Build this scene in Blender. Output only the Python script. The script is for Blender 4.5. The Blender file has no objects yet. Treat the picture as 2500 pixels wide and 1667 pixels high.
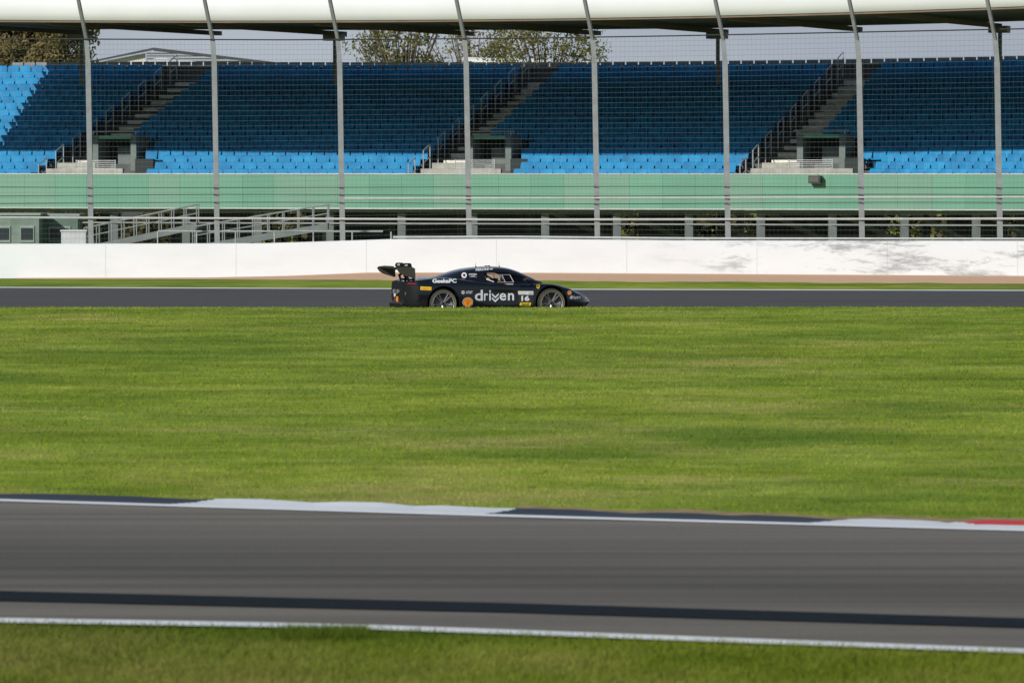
import bpy, bmesh, math, random
import numpy as np
from mathutils import Vector, Matrix
from mathutils.bvhtree import BVHTree
R = math.radians
random.seed(7); rng = np.random.default_rng(11)
S = bpy.context.scene
COL = S.collection

# ------------------------------------------------------------------ camera, sky, sun, exposure
FPX = 14000.0                       # focal length in pixels of the 2500 px wide photograph
CZ = 3.36                           # eye height
PITCH = math.atan((833.5 - 420) / FPX)
cd = bpy.data.cameras.new('camera'); cam = bpy.data.objects.new('camera', cd); COL.objects.link(cam)
cd.sensor_width = 36.0; cd.lens = FPX / 2500 * 36.0; cd.clip_start = 0.5; cd.clip_end = 6000
cam.location = (0, 0, CZ); cam.rotation_euler = (math.pi / 2 - PITCH, 0, 0)
cd.dof.use_dof = True; cd.dof.focus_distance = 132.0; cd.dof.aperture_fstop = 9
S.camera = cam
SUN = Vector((-1.28, -1.57, 1.0)).normalized()       # towards the sun
W = bpy.data.worlds.new('World'); S.world = W; W.use_nodes = True
nt = W.node_tree; sky = nt.nodes.new('ShaderNodeTexSky'); sky.sky_type = 'NISHITA'; sky.sun_disc = False
sky.sun_elevation = math.asin(SUN.z); sky.sun_rotation = math.atan2(SUN.x, SUN.y) % (2 * math.pi)
sky.air_density = 1.0; sky.dust_density = .6; sky.ozone_density = 2.0
bg = nt.nodes['Background']; bg.inputs['Strength'].default_value = 0.08
# a bank of blue-grey cloud over the lower sky
tcw = nt.nodes.new('ShaderNodeTexCoord'); mpw = nt.nodes.new('ShaderNodeMapping'); mpw.inputs['Scale'].default_value = (1, 1, 3.5)
nw = nt.nodes.new('ShaderNodeTexNoise'); nw.inputs['Scale'].default_value = 5; nw.inputs['Detail'].default_value = 7
nt.links.new(tcw.outputs['Generated'], mpw.inputs[0]); nt.links.new(mpw.outputs[0], nw.inputs['Vector'])
spw = nt.nodes.new('ShaderNodeSeparateXYZ'); nt.links.new(tcw.outputs['Generated'], spw.inputs[0])
m1 = nt.nodes.new('ShaderNodeMapRange'); m1.inputs[1].default_value = .05; m1.inputs[2].default_value = .45; m1.inputs[3].default_value = 1; m1.inputs[4].default_value = .15; nt.links.new(spw.outputs[2], m1.inputs[0])
rw = nt.nodes.new('ShaderNodeValToRGB'); nt.links.new(nw.outputs['Fac'], rw.inputs[0]); rw.color_ramp.elements[0].position = .35; rw.color_ramp.elements[0].color = (3.4 / 8, 4.0 / 8, 4.9 / 8, 1); rw.color_ramp.elements[1].position = .68; rw.color_ramp.elements[1].color = (5.4 / 8, 6.0 / 8, 6.8 / 8, 1)
vm = nt.nodes.new('ShaderNodeVectorMath'); vm.operation = 'SCALE'; vm.inputs['Scale'].default_value = 8; nt.links.new(rw.outputs[0], vm.inputs[0])
mw = nt.nodes.new('ShaderNodeMix'); mw.data_type = 'RGBA'; nt.links.new(m1.outputs[0], mw.inputs[0]); nt.links.new(sky.outputs[0], mw.inputs[6]); nt.links.new(vm.outputs[0], mw.inputs[7])
nt.links.new(mw.outputs[2], bg.inputs[0])
sl = bpy.data.lights.new('sun', 'SUN'); sl.energy = 4.2; sl.angle = R(0.5); sl.color = (1.0, 0.95, 0.87)
so = bpy.data.objects.new('sun', sl); COL.objects.link(so)
so.rotation_euler = (-SUN).to_track_quat('-Z', 'Y').to_euler(); so.location = (-40, -50, 40)
S.view_settings.view_transform = 'Standard'; S.view_settings.look = 'None'
S.view_settings.exposure = 0.0; S.view_settings.gamma = 1.0

# ------------------------------------------------------------------ geometry helpers
def P(px, py, Y):
    """photo pixel -> point in the vertical plane y = Y"""
    fw = Vector((0, math.cos(PITCH), -math.sin(PITCH))); up = Vector((0, math.sin(PITCH), math.cos(PITCH)))
    d = fw + Vector((1, 0, 0)) * ((px - 1250) / FPX) + up * ((833.5 - py) / FPX)
    return Vector((0, 0, CZ)) + d * (Y / d.y)
def hitz(px, py, z):
    d = P(px, py, 1.0) - Vector((0, 0, CZ))
    return Vector((0, 0, CZ)) + d * ((z - CZ) / d.z)
def tab(t, x):
    return float(np.interp(x, [a for a, b in t], [b for a, b in t]))
WBASE = [(-200, 681), (0, 680), (500, 679), (700, 675), (900, 667), (1250, 667), (1700, 670), (2500, 675), (2700, 676)]
WTOP = [(-200, 596), (0, 595.5), (640, 594), (800, 589), (950, 584), (1250, 583), (1700, 587), (2500, 588), (2700, 588)]
def wallY(px):
    return 172.0 / (1 + 0.3 * (px - 1250) / FPX)
GZ = [(-200, .9), (15, .95), (28, .96), (44, .96), (99, .96), (103, .93), (111, .62), (119, .15), (124, -.12), (132, 0), (154, .33)]
def gz(X, Y):
    if Y <= 154: return tab(GZ, Y)
    px = 1250
    for _ in range(2):
        Yw = max(158, 172 - .3 * max(-26, min(26, X))); px = 1250 + FPX * X / Yw
    zb = P(max(-200, min(2700, px)), tab(WBASE, px), Yw).z
    if Y < Yw: return .33 + (zb - .33) * (Y - 154) / (Yw - 154)
    return zb + (.1 - zb) * min(1, (Y - Yw) / 15)
def hitg(px, py):
    """photo pixel -> point on the ground"""
    lo, hi = 110.0, 190.0
    f = lambda Y: (lambda p: p.z - gz(p.x, p.y))(P(px, py, Y))
    for _ in range(40):
        m = (lo + hi) / 2
        if f(m) > 0: lo = m
        else: hi = m
    return P(px, py, lo)

def mesh(name, verts, faces, mat=None, parent=None, mats=None, mi=None, smooth=False):
    me = bpy.data.meshes.new(name); me.from_pydata([tuple(v) for v in verts], [], faces)
    for m in (mats or ([mat] if mat else [])): me.materials.append(m)
    if mi is not None: me.polygons.foreach_set('material_index', mi)
    if smooth: me.polygons.foreach_set('use_smooth', [True] * len(me.polygons))
    me.update()
    o = bpy.data.objects.new(name, me); COL.objects.link(o)
    if parent: o.parent = parent
    return o
class MB:
    def __init__(s): s.v = []; s.f = []; s.mi = []
    def add(s, v, f, mi=0):
        n = len(s.v); s.v += [Vector(a) for a in v]; s.f += [tuple(i + n for i in q) for q in f]; s.mi += [mi] * len(f); return s
    def box(s, c, d, ax=None, mi=0):
        ax = ax or (Vector((1, 0, 0)), Vector((0, 1, 0)), Vector((0, 0, 1))); c = Vector(c)
        v = [c + ax[0] * (i * d[0] / 2) + ax[1] * (j * d[1] / 2) + ax[2] * (k * d[2] / 2) for i in (-1, 1) for j in (-1, 1) for k in (-1, 1)]
        return s.add(v, [(0, 1, 3, 2), (4, 6, 7, 5), (0, 4, 5, 1), (2, 3, 7, 6), (0, 2, 6, 4), (1, 5, 7, 3)], mi)
    def bar(s, a, b, w, h=None, mi=0):
        a = Vector(a); b = Vector(b); z = (b - a); L = z.length; z.normalize()
        x = z.cross(Vector((0, 0, 1)));  x = Vector((1, 0, 0)) if x.length < 1e-4 else x.normalized(); y = z.cross(x)
        return s.box((a + b) / 2, (w, h or w, L), (x, y, z), mi)
    def tube(s, a, b, r0, r1=None, n=8, mi=0):
        r1 = r0 if r1 is None else r1
        a = Vector(a); b = Vector(b); z = (b - a).normalized(); x = z.cross(Vector((0, 0, 1)))
        x = Vector((1, 0, 0)) if x.length < 1e-4 else x.normalized(); y = z.cross(x)
        v = []
        for k in range(n):
            t = 2 * math.pi * k / n; u = x * math.cos(t) + y * math.sin(t); v += [a + u * r0, b + u * r1]
        f = [(2 * k, 2 * ((k + 1) % n), 2 * ((k + 1) % n) + 1, 2 * k + 1) for k in range(n)]
        f += [tuple(2 * k for k in reversed(range(n))), tuple(2 * k + 1 for k in range(n))]
        return s.add(v, f, mi)
    def path(s, pts, r, n=6, mi=0):
        for a, b in zip(pts, pts[1:]): s.tube(a, b, r, r, n, mi)
        return s
    def prism(s, poly, a0, a1, fn, mi=0):
        """poly in 2-D, extruded between parameters a0..a1 by fn(u, v, a)"""
        n = len(poly); v = [fn(u, w, a0) for u, w in poly] + [fn(u, w, a1) for u, w in poly]
        f = [tuple(range(n)), tuple(range(2 * n - 1, n - 1, -1))] + [(i, i + n, (i + 1) % n + n, (i + 1) % n) for i in range(n)]
        return s.add(v, f, mi)
    def build(s, name, mat=None, parent=None, mats=None, smooth=False):
        return mesh(name, s.v, s.f, mat, parent, mats, s.mi if mats else None, smooth)
def tag(o, label=None, cat=None, group=None, kind=None):
    if label: o['label'] = label
    if cat: o['category'] = cat
    if group: o['group'] = group
    if kind: o['kind'] = kind
    return o
def empty(name, loc=(0, 0, 0), rz=0):
    o = bpy.data.objects.new(name, None); COL.objects.link(o); o.location = loc; o.rotation_euler = (0, 0, rz); o.empty_display_size = .3
    return o

# ------------------------------------------------------------------ materials
def new_mat(name, base=(.5, .5, .5), rough=.6, metal=0, coat=0, spec=.5, emis=None):
    m = bpy.data.materials.new(name); m.use_nodes = True; b = m.node_tree.nodes['Principled BSDF']
    b.inputs['Base Color'].default_value = (*base, 1); b.inputs['Roughness'].default_value = rough
    b.inputs['Metallic'].default_value = metal; b.inputs['Coat Weight'].default_value = coat
    b.inputs['Specular IOR Level'].default_value = spec
    return m
def noise(m, scale, detail=4, sc=(1, 1, 1), rough=.6, coord='Object', rot=0):
    N = m.node_tree.nodes; L = m.node_tree.links
    tc = N.new('ShaderNodeTexCoord'); mp = N.new('ShaderNodeMapping'); mp.inputs['Scale'].default_value = sc; mp.inputs['Rotation'].default_value = (0, 0, rot)
    n = N.new('ShaderNodeTexNoise'); n.inputs['Scale'].default_value = scale; n.inputs['Detail'].default_value = detail; n.inputs['Roughness'].default_value = rough
    L.new(tc.outputs[coord], mp.inputs[0]); L.new(mp.outputs[0], n.inputs['Vector']); return n.outputs['Fac']
def ramp(m, fac, stops):
    N = m.node_tree.nodes; r = N.new('ShaderNodeValToRGB'); m.node_tree.links.new(fac, r.inputs[0])
    while len(r.color_ramp.elements) < len(stops): r.color_ramp.elements.new(.5)
    for e, (p, c) in zip(r.color_ramp.elements, stops): e.position = p; e.color = (*c, 1) if len(c) == 3 else c
    return r.outputs[0]
def mix(m, fac, a, b, mode='MIX'):
    N = m.node_tree.nodes; x = N.new('ShaderNodeMix'); x.data_type = 'RGBA'; x.blend_type = mode; L = m.node_tree.links
    if isinstance(fac, float): x.inputs[0].default_value = fac
    else: L.new(fac, x.inputs[0])
    for k, s in ((6, a), (7, b)):
        if isinstance(s, tuple): x.inputs[k].default_value = (*s, 1)
        else: L.new(s, x.inputs[k])
    return x.outputs[2]
def setc(m, s, inp='Base Color'): m.node_tree.links.new(s, m.node_tree.nodes['Principled BSDF'].inputs[inp])
def bump(m, h, strength=.3, dist=.02):
    N = m.node_tree.nodes; b = N.new('ShaderNodeBump'); b.inputs['Strength'].default_value = strength; b.inputs['Distance'].default_value = dist
    m.node_tree.links.new(h, b.inputs['Height']); m.node_tree.links.new(b.outputs[0], N['Principled BSDF'].inputs['Normal'])
def varied(name, base, amt=.25, scale=3, rough=.6, sc=(1, 1, 1), metal=0, coat=0, spec=.4):
    m = new_mat(name, base, rough, metal, coat, spec); f = noise(m, scale, 5, sc)
    lo = tuple(c * (1 - amt) for c in base); hi = tuple(min(1, c * (1 + amt)) for c in base)
    setc(m, ramp(m, f, [(.3, lo), (.7, hi)])); return m

def grass_mat(name, k=1.0, blades=False):
    m = new_mat(name, rough=.85, spec=.06)
    big = noise(m, .13, 3, (1, .8, 1)); mid = noise(m, .55, 6, (.75, .7, 1), .68); fine = noise(m, 5, 4, (.7, 1, 1))
    g = ramp(m, mid, [(.30, (0.103 * k, .150 * k, 0.013 * k)), (.46, (0.161 * k, .220 * k, 0.022 * k)), (.58, (0.219 * k, .275 * k, 0.040 * k)), (.72, (0.293 * k, .325 * k, 0.072 * k))])
    dry = ramp(m, noise(m, .42, 6, (.6, .55, 1), .7), [(.52, (0, 0, 0)), (.68, (.75, .75, .75))])
    g = mix(m, dry, g, (0.322 * k, .285 * k, 0.100 * k))
    lush = ramp(m, noise(m, .36, 5, (.8, .9, 1.4), .6), [(.50, (0, 0, 0)), (.64, (.75, .75, .75))])
    g = mix(m, lush, g, (0.083 * k, .145 * k, 0.016 * k))
    deep = ramp(m, big, [(.35, (.80, .86, .80)), (.65, (1.08, 1.04, 1))])
    g = mix(m, 1.0, g, deep, 'MULTIPLY')
    f2 = ramp(m, fine, [(.3, (.80, .82, .76)), (.7, (1.14, 1.12, 1.15))])
    g = mix(m, .8, g, f2, 'MULTIPLY')
    if blades:
        N = m.node_tree.nodes; ge = N.new('ShaderNodeNewGeometry')
        r = ramp(m, ge.outputs['Random Per Island'], [(0, (.90, .91, .88)), (.85, (1.06, 1.05, 1)), (1, (1.2, 1.15, 1.1))])
        g = mix(m, 1.0, g, r, 'MULTIPLY')
        b = N['Principled BSDF']; tr = N.new('ShaderNodeBsdfTranslucent'); ms = N.new('ShaderNodeMixShader'); ms.inputs[0].default_value = .3
        L = m.node_tree.links; L.new(g, tr.inputs[0]); L.new(b.outputs[0], ms.inputs[1]); L.new(tr.outputs[0], ms.inputs[2]); L.new(ms.outputs[0], N['Material Output'].inputs[0])
    setc(m, g); bump(m, noise(m, 14, 3), .35, .02)
    return m
M_grass = grass_mat('grass_ground', 1.25); M_blade = grass_mat('grass_blades', 1.5, True); M_blade2 = grass_mat('near_grass_blades', .85, True); M_gn = grass_mat('near_grass_ground', .7)

def asphalt_mat(name, lo, hi, rot, rub=False):
    m = new_mat(name, rough=.8, spec=.35)
    st = noise(m, 1.0, 6, (.02, 2.6, 1), .65, rot=-rot); fine = noise(m, 60, 3); pat = noise(m, .25, 3, (.3, 1, 1), rot=rot)
    c = ramp(m, st, [(.32, lo), (.68, hi)])
    c = mix(m, .7, c, ramp(m, pat, [(.3, (.8, .8, .82)), (.7, (1.12, 1.1, 1.06))]), 'MULTIPLY')
    c = mix(m, .55, c, ramp(m, fine, [(.3, (.6, .6, .6)), (.7, (1.4, 1.4, 1.4))]), 'MULTIPLY')
    if rub:
        N = m.node_tree.nodes; L = m.node_tree.links; tc = N.new('ShaderNodeTexCoord'); s_ = N.new('ShaderNodeSeparateXYZ'); L.new(tc.outputs['Object'], s_.inputs[0])
        a = N.new('ShaderNodeMath'); a.operation = 'MULTIPLY_ADD'; a.inputs[1].default_value = .42; L.new(s_.outputs[0], a.inputs[0]); L.new(s_.outputs[1], a.inputs[2])
        r = N.new('ShaderNodeMapRange'); r.inputs[1].default_value = 30; r.inputs[2].default_value = 42; L.new(a.outputs[0], r.inputs[0])
        c = mix(m, 1.0, c, ramp(m, r.outputs[0], [(0, (.95,) * 3), (.12, (.9,) * 3), (.30, (.58,) * 3), (.52, (.82,) * 3), (.85, (1.2,) * 3)]), 'MULTIPLY')
    setc(m, c); bump(m, fine, .4, .006); return m
M_track = asphalt_mat('asphalt_near', (.096, .087, .072), (.20, .182, .152), R(-20), True)
M_track2 = asphalt_mat('asphalt_far', (.050, .048, .047), (.098, .094, .09), 0)
M_band = varied('fresh_asphalt', (.011, .016, .021), .3, 20, .9, spec=.08)
def paint_mat(name, c, wear=.35):
    m = new_mat(name, c, .55, spec=.4); f = noise(m, 9, 6, (1, 1, 1), .7); f2 = noise(m, .9, 4)
    k = mix(m, ramp(m, f, [(.58, (0, 0, 0)), (.74, (wear,) * 3)]), c, (.16, .16, .16))
    k = mix(m, .6, k, ramp(m, f2, [(.3, (.82,) * 3), (.7, (1.05,) * 3)]), 'MULTIPLY'); setc(m, k); bump(m, noise(m, 60, 3), .2, .004); return m
M_white = paint_mat('white_line_paint', (.82, .84, .85), .05); M_kw = paint_mat('kerb_white', (.68, .72, .76), .3)
M_kd = paint_mat('kerb_dark', (.022, .028, .042), .15); M_kr = paint_mat('kerb_red', (.55, .035, .03), .4)
M_gravel = varied('gravel', (.66, .42, .26), .2, 25, .95); bump(M_gravel, noise(M_gravel, 30, 4), .4, .03)
M_soil = varied('dry_soil', (.27, .20, .09), .35, 6, .95)

# ------------------------------------------------------------------ ground
xs = sorted(set([-3000, -800, -200, -80, -45] + list(np.arange(-26, 26.01, .5)) + [45, 80, 200, 800, 3000]))
ys = sorted(set([-300, -60, 0, 12] + list(np.arange(18, 28, .5)) + [28, 30, 34, 38, 42, 44] + list(np.arange(45, 124, 1.0)) + list(np.arange(124, 192, 2.0)) + [154, 195, 200, 215, 230, 260, 320, 400, 700, 1500, 4000]))
def gn(X, Y):
    if abs(X) > 26: return 0
    a = 0
    if 44 < Y < 122: a = min(1, (Y - 44) / 5, (122 - Y) / 5)
    if Y < 28: a = min(1, (28 - Y) / 2) * .5
    return a * (.008 * math.sin(X * .5 + Y * .11) + .008 * math.sin(X * .17 - Y * .13 + 1))
V = [(x, y, gz(x, y) + gn(x, y) * (.35 if 94 < y < 106 else 1)) for y in ys for x in xs]; nx = len(xs)
F = [(j * nx + i, j * nx + i + 1, (j + 1) * nx + i + 1, (j + 1) * nx + i) for j in range(len(ys) - 1) for i in range(nx - 1)]
tag(mesh('ground', V, F, M_grass, smooth=True), 'wide mown green ground sheet under the whole circuit', 'ground', kind='structure')

def blades(name, n, y0, y1, h0, h1, w, mat, label, halfw=lambda y: y * 1300 / FPX + .3, lean=.5, dens=None, xr=None):
    u = rng.random(n); Y = y0 * (y1 / y0) ** u if xr is None else y0 + (y1 - y0) * u
    X = (rng.random(n) * 2 - 1) * (Y * 1290 / FPX + .3) if xr is None else xr[0] + (xr[1] - xr[0]) * rng.random(n)
    if dens is not None:
        k = dens(X, Y); X = X[k]; Y = Y[k]; n = len(X)
    Z = np.array([gz(a, b) + gn(a, b) * (.35 if 94 < b < 106 else 1) for a, b in zip(X, Y)]) - .01
    an = rng.random(n) * 2 * math.pi; h = h0 + (h1 - h0) * rng.random(n) ** 1.5
    ww = w * (.6 + .8 * rng.random(n)) * (np.clip(Y / 40, 1, 3)); lx = rng.normal(0, lean, n) * h; ly = rng.normal(0, lean, n) * h
    dx = np.cos(an) * ww; dy = np.sin(an) * ww
    v = np.empty((n, 3, 3)); v[:, 0] = np.stack([X - dx, Y - dy, Z], 1); v[:, 1] = np.stack([X + dx, Y + dy, Z], 1); v[:, 2] = np.stack([X + lx, Y + ly, Z + h], 1)
    me = bpy.data.meshes.new(name); me.vertices.add(3 * n); me.vertices.foreach_set('co', v.reshape(-1))
    me.loops.add(3 * n); me.loops.foreach_set('vertex_index', np.arange(3 * n, dtype=np.int32))
    me.polygons.add(n); me.polygons.foreach_set('loop_start', np.arange(0, 3 * n, 3, dtype=np.int32)); me.polygons.foreach_set('loop_total', np.full(n, 3, dtype=np.int32))
    me.update(calc_edges=True); me.materials.append(mat)
    o = bpy.data.objects.new(name, me); COL.objects.link(o); tag(o, label, 'grass', kind='stuff'); return o

# ------------------------------------------------------------------ near track
ZT = .96
L_far = [(-150, 1216), (0, 1220), (1250, 1258.5), (2500, 1293), (2650, 1297)]
L_near = [(-150, 1509), (0, 1512), (640, 1523), (900, 1529), (1250, 1541), (2500, 1587), (2650, 1593)]
def strip(name, top, bot, z, mat, pxs=None, parent=None, n=2):
    pxs = pxs or list(range(-150, 2651, 50)); v = []; f = []
    for p in pxs:
        for k in range(n): v.append(hitz(p, top(p) + (bot(p) - top(p)) * k / (n - 1), z))
    for i in range(len(pxs) - 1):
        for k in range(n - 1): a = i * n + k; f.append((a, a + 1, a + n + 1, a + n))
    return mesh(name, v, f, mat, parent)
tf = lambda p: tab(L_far, p); tn = lambda p: tab(L_near, p)
def far_ext(p): return tf(p)
trk = strip('race_track', lambda p: tf(p) - 2, lambda p: tn(p) + 4, ZT + .012, M_track)
tag(trk, 'grey asphalt race track crossing the foreground with white edge lines', 'race track', kind='structure')
strip('edge_line', lambda p: tf(p) - 3, lambda p: tf(p) + 2.5, ZT + .018, M_white, parent=trk)
strip('edge_line', lambda p: tn(p) - 5, lambda p: tn(p) + 6, ZT + .018, M_white, parent=trk)
strip('dark_asphalt_band', lambda p: tab([(-150, 1438), (0, 1441), (1250, 1471), (2500, 1508), (2650, 1513)], p), lambda p: tab([(-150, 1463), (0, 1465), (1250, 1494), (2500, 1531), (2650, 1536)], p), ZT + .018, M_band, parent=trk)
# scalloped kerb behind the far edge line
KB = [(-150, 1203), (0, 1205), (110, 1204.5), (330, 1211), (470, 1218), (560, 1216.5), (640, 1217.5), (765, 1226), (840, 1224), (930, 1226), (1010, 1234), (1080, 1233), (1200, 1239), (1320, 1241), (1400, 1243), (1535, 1252), (1610, 1250.5), (1700, 1252), (1790, 1258), (1840, 1256), (1940, 1260), (2040, 1267), (2120, 1265.5), (2240, 1269), (2320, 1274), (2410, 1268), (2520, 1270), (2650, 1275)]
kps = list(range(-150, 2651, 8)); kv = []; kf = []; kmi = []
for p in kps:
    a = hitz(p, tf(p) - 2.5, ZT + .012); Yb = a.y + .42
    b = P(p + .3, tab(KB, p), Yb); m_ = a.lerp(b, .5); m_.z = a.z + (b.z - a.z) * .35
    c = Vector((b.x, b.y + .05, b.z - .004)); d = Vector((b.x, b.y + .07, ZT - .05)); kv += [a.lerp(m_, q_ / 4) for q_ in range(4)] + [m_.lerp(b, q_ / 4) for q_ in range(4)] + [b, c, d]
for i in range(len(kps) - 1):
    p = kps[i]
    for k in range(10):
        colr = 1 if (p < 415 + 15 * k or 1180 + 11 * k < p < 1975 + 11 * k) else 0
        kf.append((11 * i + k, 11 * i + k + 11, 11 * i + k + 12, 11 * i + k + 1)); kmi.append(2 if (p > 2290 + 14 * (10 - k) and k >= 4) else colr)
tag(mesh('kerb', kv, kf, mats=[M_kw, M_kd, M_kr], mi=kmi), 'scalloped track kerb painted in white dark blue and red lengths', 'kerb', kind='structure')
sv = []; sf = []
for i, p in enumerate(range(1260, 2651, 30)):
    a = hitz(p, tab(KB, p) + 1, ZT + .02); a.y += .3; w_ = .10 + .12 * math.sin(p * .012) + .04 * math.sin(p * .05); sv += [(a.x, a.y - .3, ZT + .02), (a.x, a.y + max(.02, w_), ZT + .02)]
    if i: sf.append((2 * i - 2, 2 * i, 2 * i + 1, 2 * i - 1))
tag(mesh('soil', sv, sf, M_soil), 'strip of bare brown soil behind the kerb', 'soil', kind='structure')

# ------------------------------------------------------------------ far track, gravel
E_far = [(-150, 701.5), (0, 702.5), (900, 705.5), (1250, 707), (2500, 710), (2700, 710.5)]
v = []; f = []
pr = list(range(-150, 2700, 50))
for i, p in enumerate(pr):
    e = hitg(p, tab(E_far, p) + 1.0)
    cols = [Vector((e.x * (yy / e.y), yy, 0)) for yy in (120, 124, 128, 132, 138, 144)] + [e]
    for c in cols: c.z = gz(c.x, c.y) + .012; v.append(c)
    if i:
        for k in range(6): a = (i - 1) * 7 + k; f.append((a, a + 7, a + 8, a + 1))
far = tag(mesh('race_track', v, f, M_track2), 'dark asphalt race track with the black car on it', 'race track', kind='structure')
v = []; f = []
for i, p in enumerate(pr):
    for dy in (2.2, 0):
        a = hitg(p, tab(E_far, p) + dy); a.z += .022; v.append(a)
    if i: f.append((2 * i - 2, 2 * i, 2 * i + 1, 2 * i - 1))
mesh('edge_line', v, f, M_white, far)
G_ln = [(40, 680.5), (500, 682), (800, 685), (1000, 688), (1250, 688.5), (1450, 690), (1700, 691), (2100, 693.5), (2500, 697), (2700, 698)]
v = []; f = []; pr2 = list(range(40, 2700, 20))
for i, p in enumerate(pr2):
    wob = 1.0 * math.sin(p * .013) + .7 * math.sin(p * .041)
    a = hitg(p, tab(G_ln, p) + (wob if p > 900 else 0)); Yw = wallY(p); b = P(p, tab(WBASE, p), Yw)
    for k in range(4):
        c = a.lerp(b, k / 3); c.z = gz(c.x, c.y) + (.02 if k else -.015); v.append(c)
    if i:
        for k in range(3): q = (i - 1) * 4 + k; f.append((q, q + 4, q + 5, q + 1))
tag(mesh('gravel', v, f, M_gravel), 'tan gravel bank along the foot of the white wall', 'gravel', kind='structure')

# ------------------------------------------------------------------ grass blades
def edge_ok(X, Y):      # keep off the near track
    px = 1250 + FPX * X / Y
    zf = np.interp(px, [a for a, b in L_near], [b for a, b in L_near]); lim = FPX * (CZ - ZT) / (zf + 13 - 420)
    far_y = np.interp(px, [a for a, b in L_far], [b for a, b in L_far]); lf = FPX * (CZ - ZT) / (far_y - 420) + .58
    wob = .02 * np.sin(X * 5) + .015 * np.sin(X * 13 + 1)
    return (Y < lim + wob) | (Y > lf)
blades('grass', 190000, 24.5, 31.3, .02, .06, .0035, M_blade2, 'short rough grass on the near side of the foreground track', dens=edge_ok, lean=.6)
tx0 = P(690, 1530, 30).x; tx1 = P(900, 1530, 30).x
blades('grass', 4500, 29.3, 29.8, .03, .08, .004, M_blade2, 'taller grass tuft growing over the near white line', xr=(tx0, tx1), lean=.5)
blades('grass', 300000, 38.5, 112, .012, .04, .0045, M_blade, 'broad field of mown grass between the two tracks', dens=edge_ok, lean=.7)

# ------------------------------------------------------------------ concrete wall
m = new_mat('white_wall_paint', (.78, .79, .79), .6); N = m.node_tree.nodes
scf = noise(m, .9, 7, (.45, 1, 2.6), .78); tc = N.new('ShaderNodeTexCoord'); sp = N.new('ShaderNodeSeparateXYZ'); m.node_tree.links.new(tc.outputs['Object'], sp.inputs[0])
mr = N.new('ShaderNodeMapRange'); mr.inputs[1].default_value = 4.0; mr.inputs[2].default_value = 7.5; m.node_tree.links.new(sp.outputs[0], mr.inputs[0])
s1 = ramp(m, scf, [(.50, (0, 0, 0)), (.62, (.85, .85, .85))]); s1 = mix(m, 1.0, s1, ramp(m, mr.outputs[0], [(0, (.06,) * 3), (1, (1, 1, 1))]), 'MULTIPLY')
cw = mix(m, s1, (.60, .635, .67), (.23, .25, .27)); cw = mix(m, .5, cw, ramp(m, noise(m, .5, 4, (1, 1, 3)), [(.3, (.88,) * 3), (.6, (1, 1, 1))]), 'MULTIPLY')
setc(m, cw); M_wall = m
wv = []; wf = []; ps = list(range(-200, 2701, 25)); th = Vector((.29, .957, 0)) * .35
for i, p in enumerate(ps):
    Yw = wallY(p); a = P(p, tab(WBASE, p), Yw); b = P(p, tab(WTOP, p), Yw); a.z -= .25
    b2 = b.copy(); b2.z -= .03; c = b + th * .1
    wv += [a, b2, c, b + th * .9, a + th]
    if i:
        q = 5 * (i - 1)
        for k in range(4): wf.append((q + k, q + k + 5, q + k + 6, q + k + 1))
cwall = tag(mesh('concrete_wall', wv, wf, M_wall), 'long white painted concrete wall scuffed grey towards the right', 'wall')
M_jt = new_mat('joint_grey', (.50, .51, .52), .8)
for p in range(-60, 2700, 318):
    a = P(p, tab(WBASE, p) + 3, wallY(p)); b = P(p, tab(WTOP, p) + 1.5, wallY(p)); MB().bar(a, b, .014, .008).build('joint', M_jt, cwall)

# ------------------------------------------------------------------ catch fence on the wall
M_galv = varied('galvanised_steel', (.22, .245, .255), .15, 4, .55); M_cable = new_mat('dark_steel_cable', (.035, .04, .04), .5, .6)
M_pipe = varied('pale_steel_pipe', (.42, .45, .45), .1, 5, .4, metal=.3); M_wire = new_mat('mesh_wire', (.06, .075, .07), .6, 0)
fence = empty('catch_fence', P(1250, 660, 172.3))
tag(fence, 'tall steel debris fence with posts and cables above the white wall', 'fence')
fo = fence.location.copy()
def fpart(mb, name, mat):
    mb.v = [a - fo for a in mb.v]; return mb.build(name, mat, fence)
PX = [-96, 217 - 2, 523, 829, 1138, 1451, 1770, 2097, 2434]
def fY(p): return wallY(p) + .18
for p in PX:
    Y = fY(p); b = P(p + 9, tab(WBASE, p), Y); t = P(p, 152, Y); t2 = P(p - 4, 97, Y); t3 = P(p - 32, -40, Y - 1.1)
    q = MB(); q.bar(b, t, .12, .16); q.bar(t, t2, .10, .14); q.bar(t2, t3, .09, .11)
    bx = P(p + 6, tab(WTOP, p) + 22, Y); q.box(bx + Vector((0, .0, 0)), (.26, .03, .5)); fpart(q, 'post', M_galv)
allp = list(range(-150, 2701, 40))
def hline(name, mat, r, fn, p0=-150, p1=2700, step=40, dy=-.1):
    q = MB(); pts = [P(p, fn(p), fY(p) + dy) for p in range(p0, p1 + 1, step)]; q.path(pts, r, 6); return fpart(q, name, mat)
TL = [(-150, 94), (0, 95.5), (700, 98), (1250, 94.5), (1660, 88), (2500, 71), (2700, 66)]
hline('cable', M_cable, .022, lambda p: tab(TL, p))
hline('cable', M_cable, .012, lambda p: 457 + 1.5 * math.sin(p / 330))
hline('cable', M_cable, .012, lambda p: 477 + 2.2 * math.sin(p / 250 + 2.2))
hline('cable', M_cable, .012, lambda p: 496 + 2.0 * math.sin(p / 260 + 2.4))
hline('rail', M_pipe, .03, lambda p: 483 - (p - 1660) * .002, 840, 2700)
hline('rail', M_pipe, .035, lambda p: tab([(-150, 531), (0, 531), (500, 533), (1250, 536.5), (2500, 534), (2700, 533)], p), 0 - 150, 2700)
hline('rail', M_pipe, .035, lambda p: tab(WTOP, p) - 5, 960, 2700)
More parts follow.
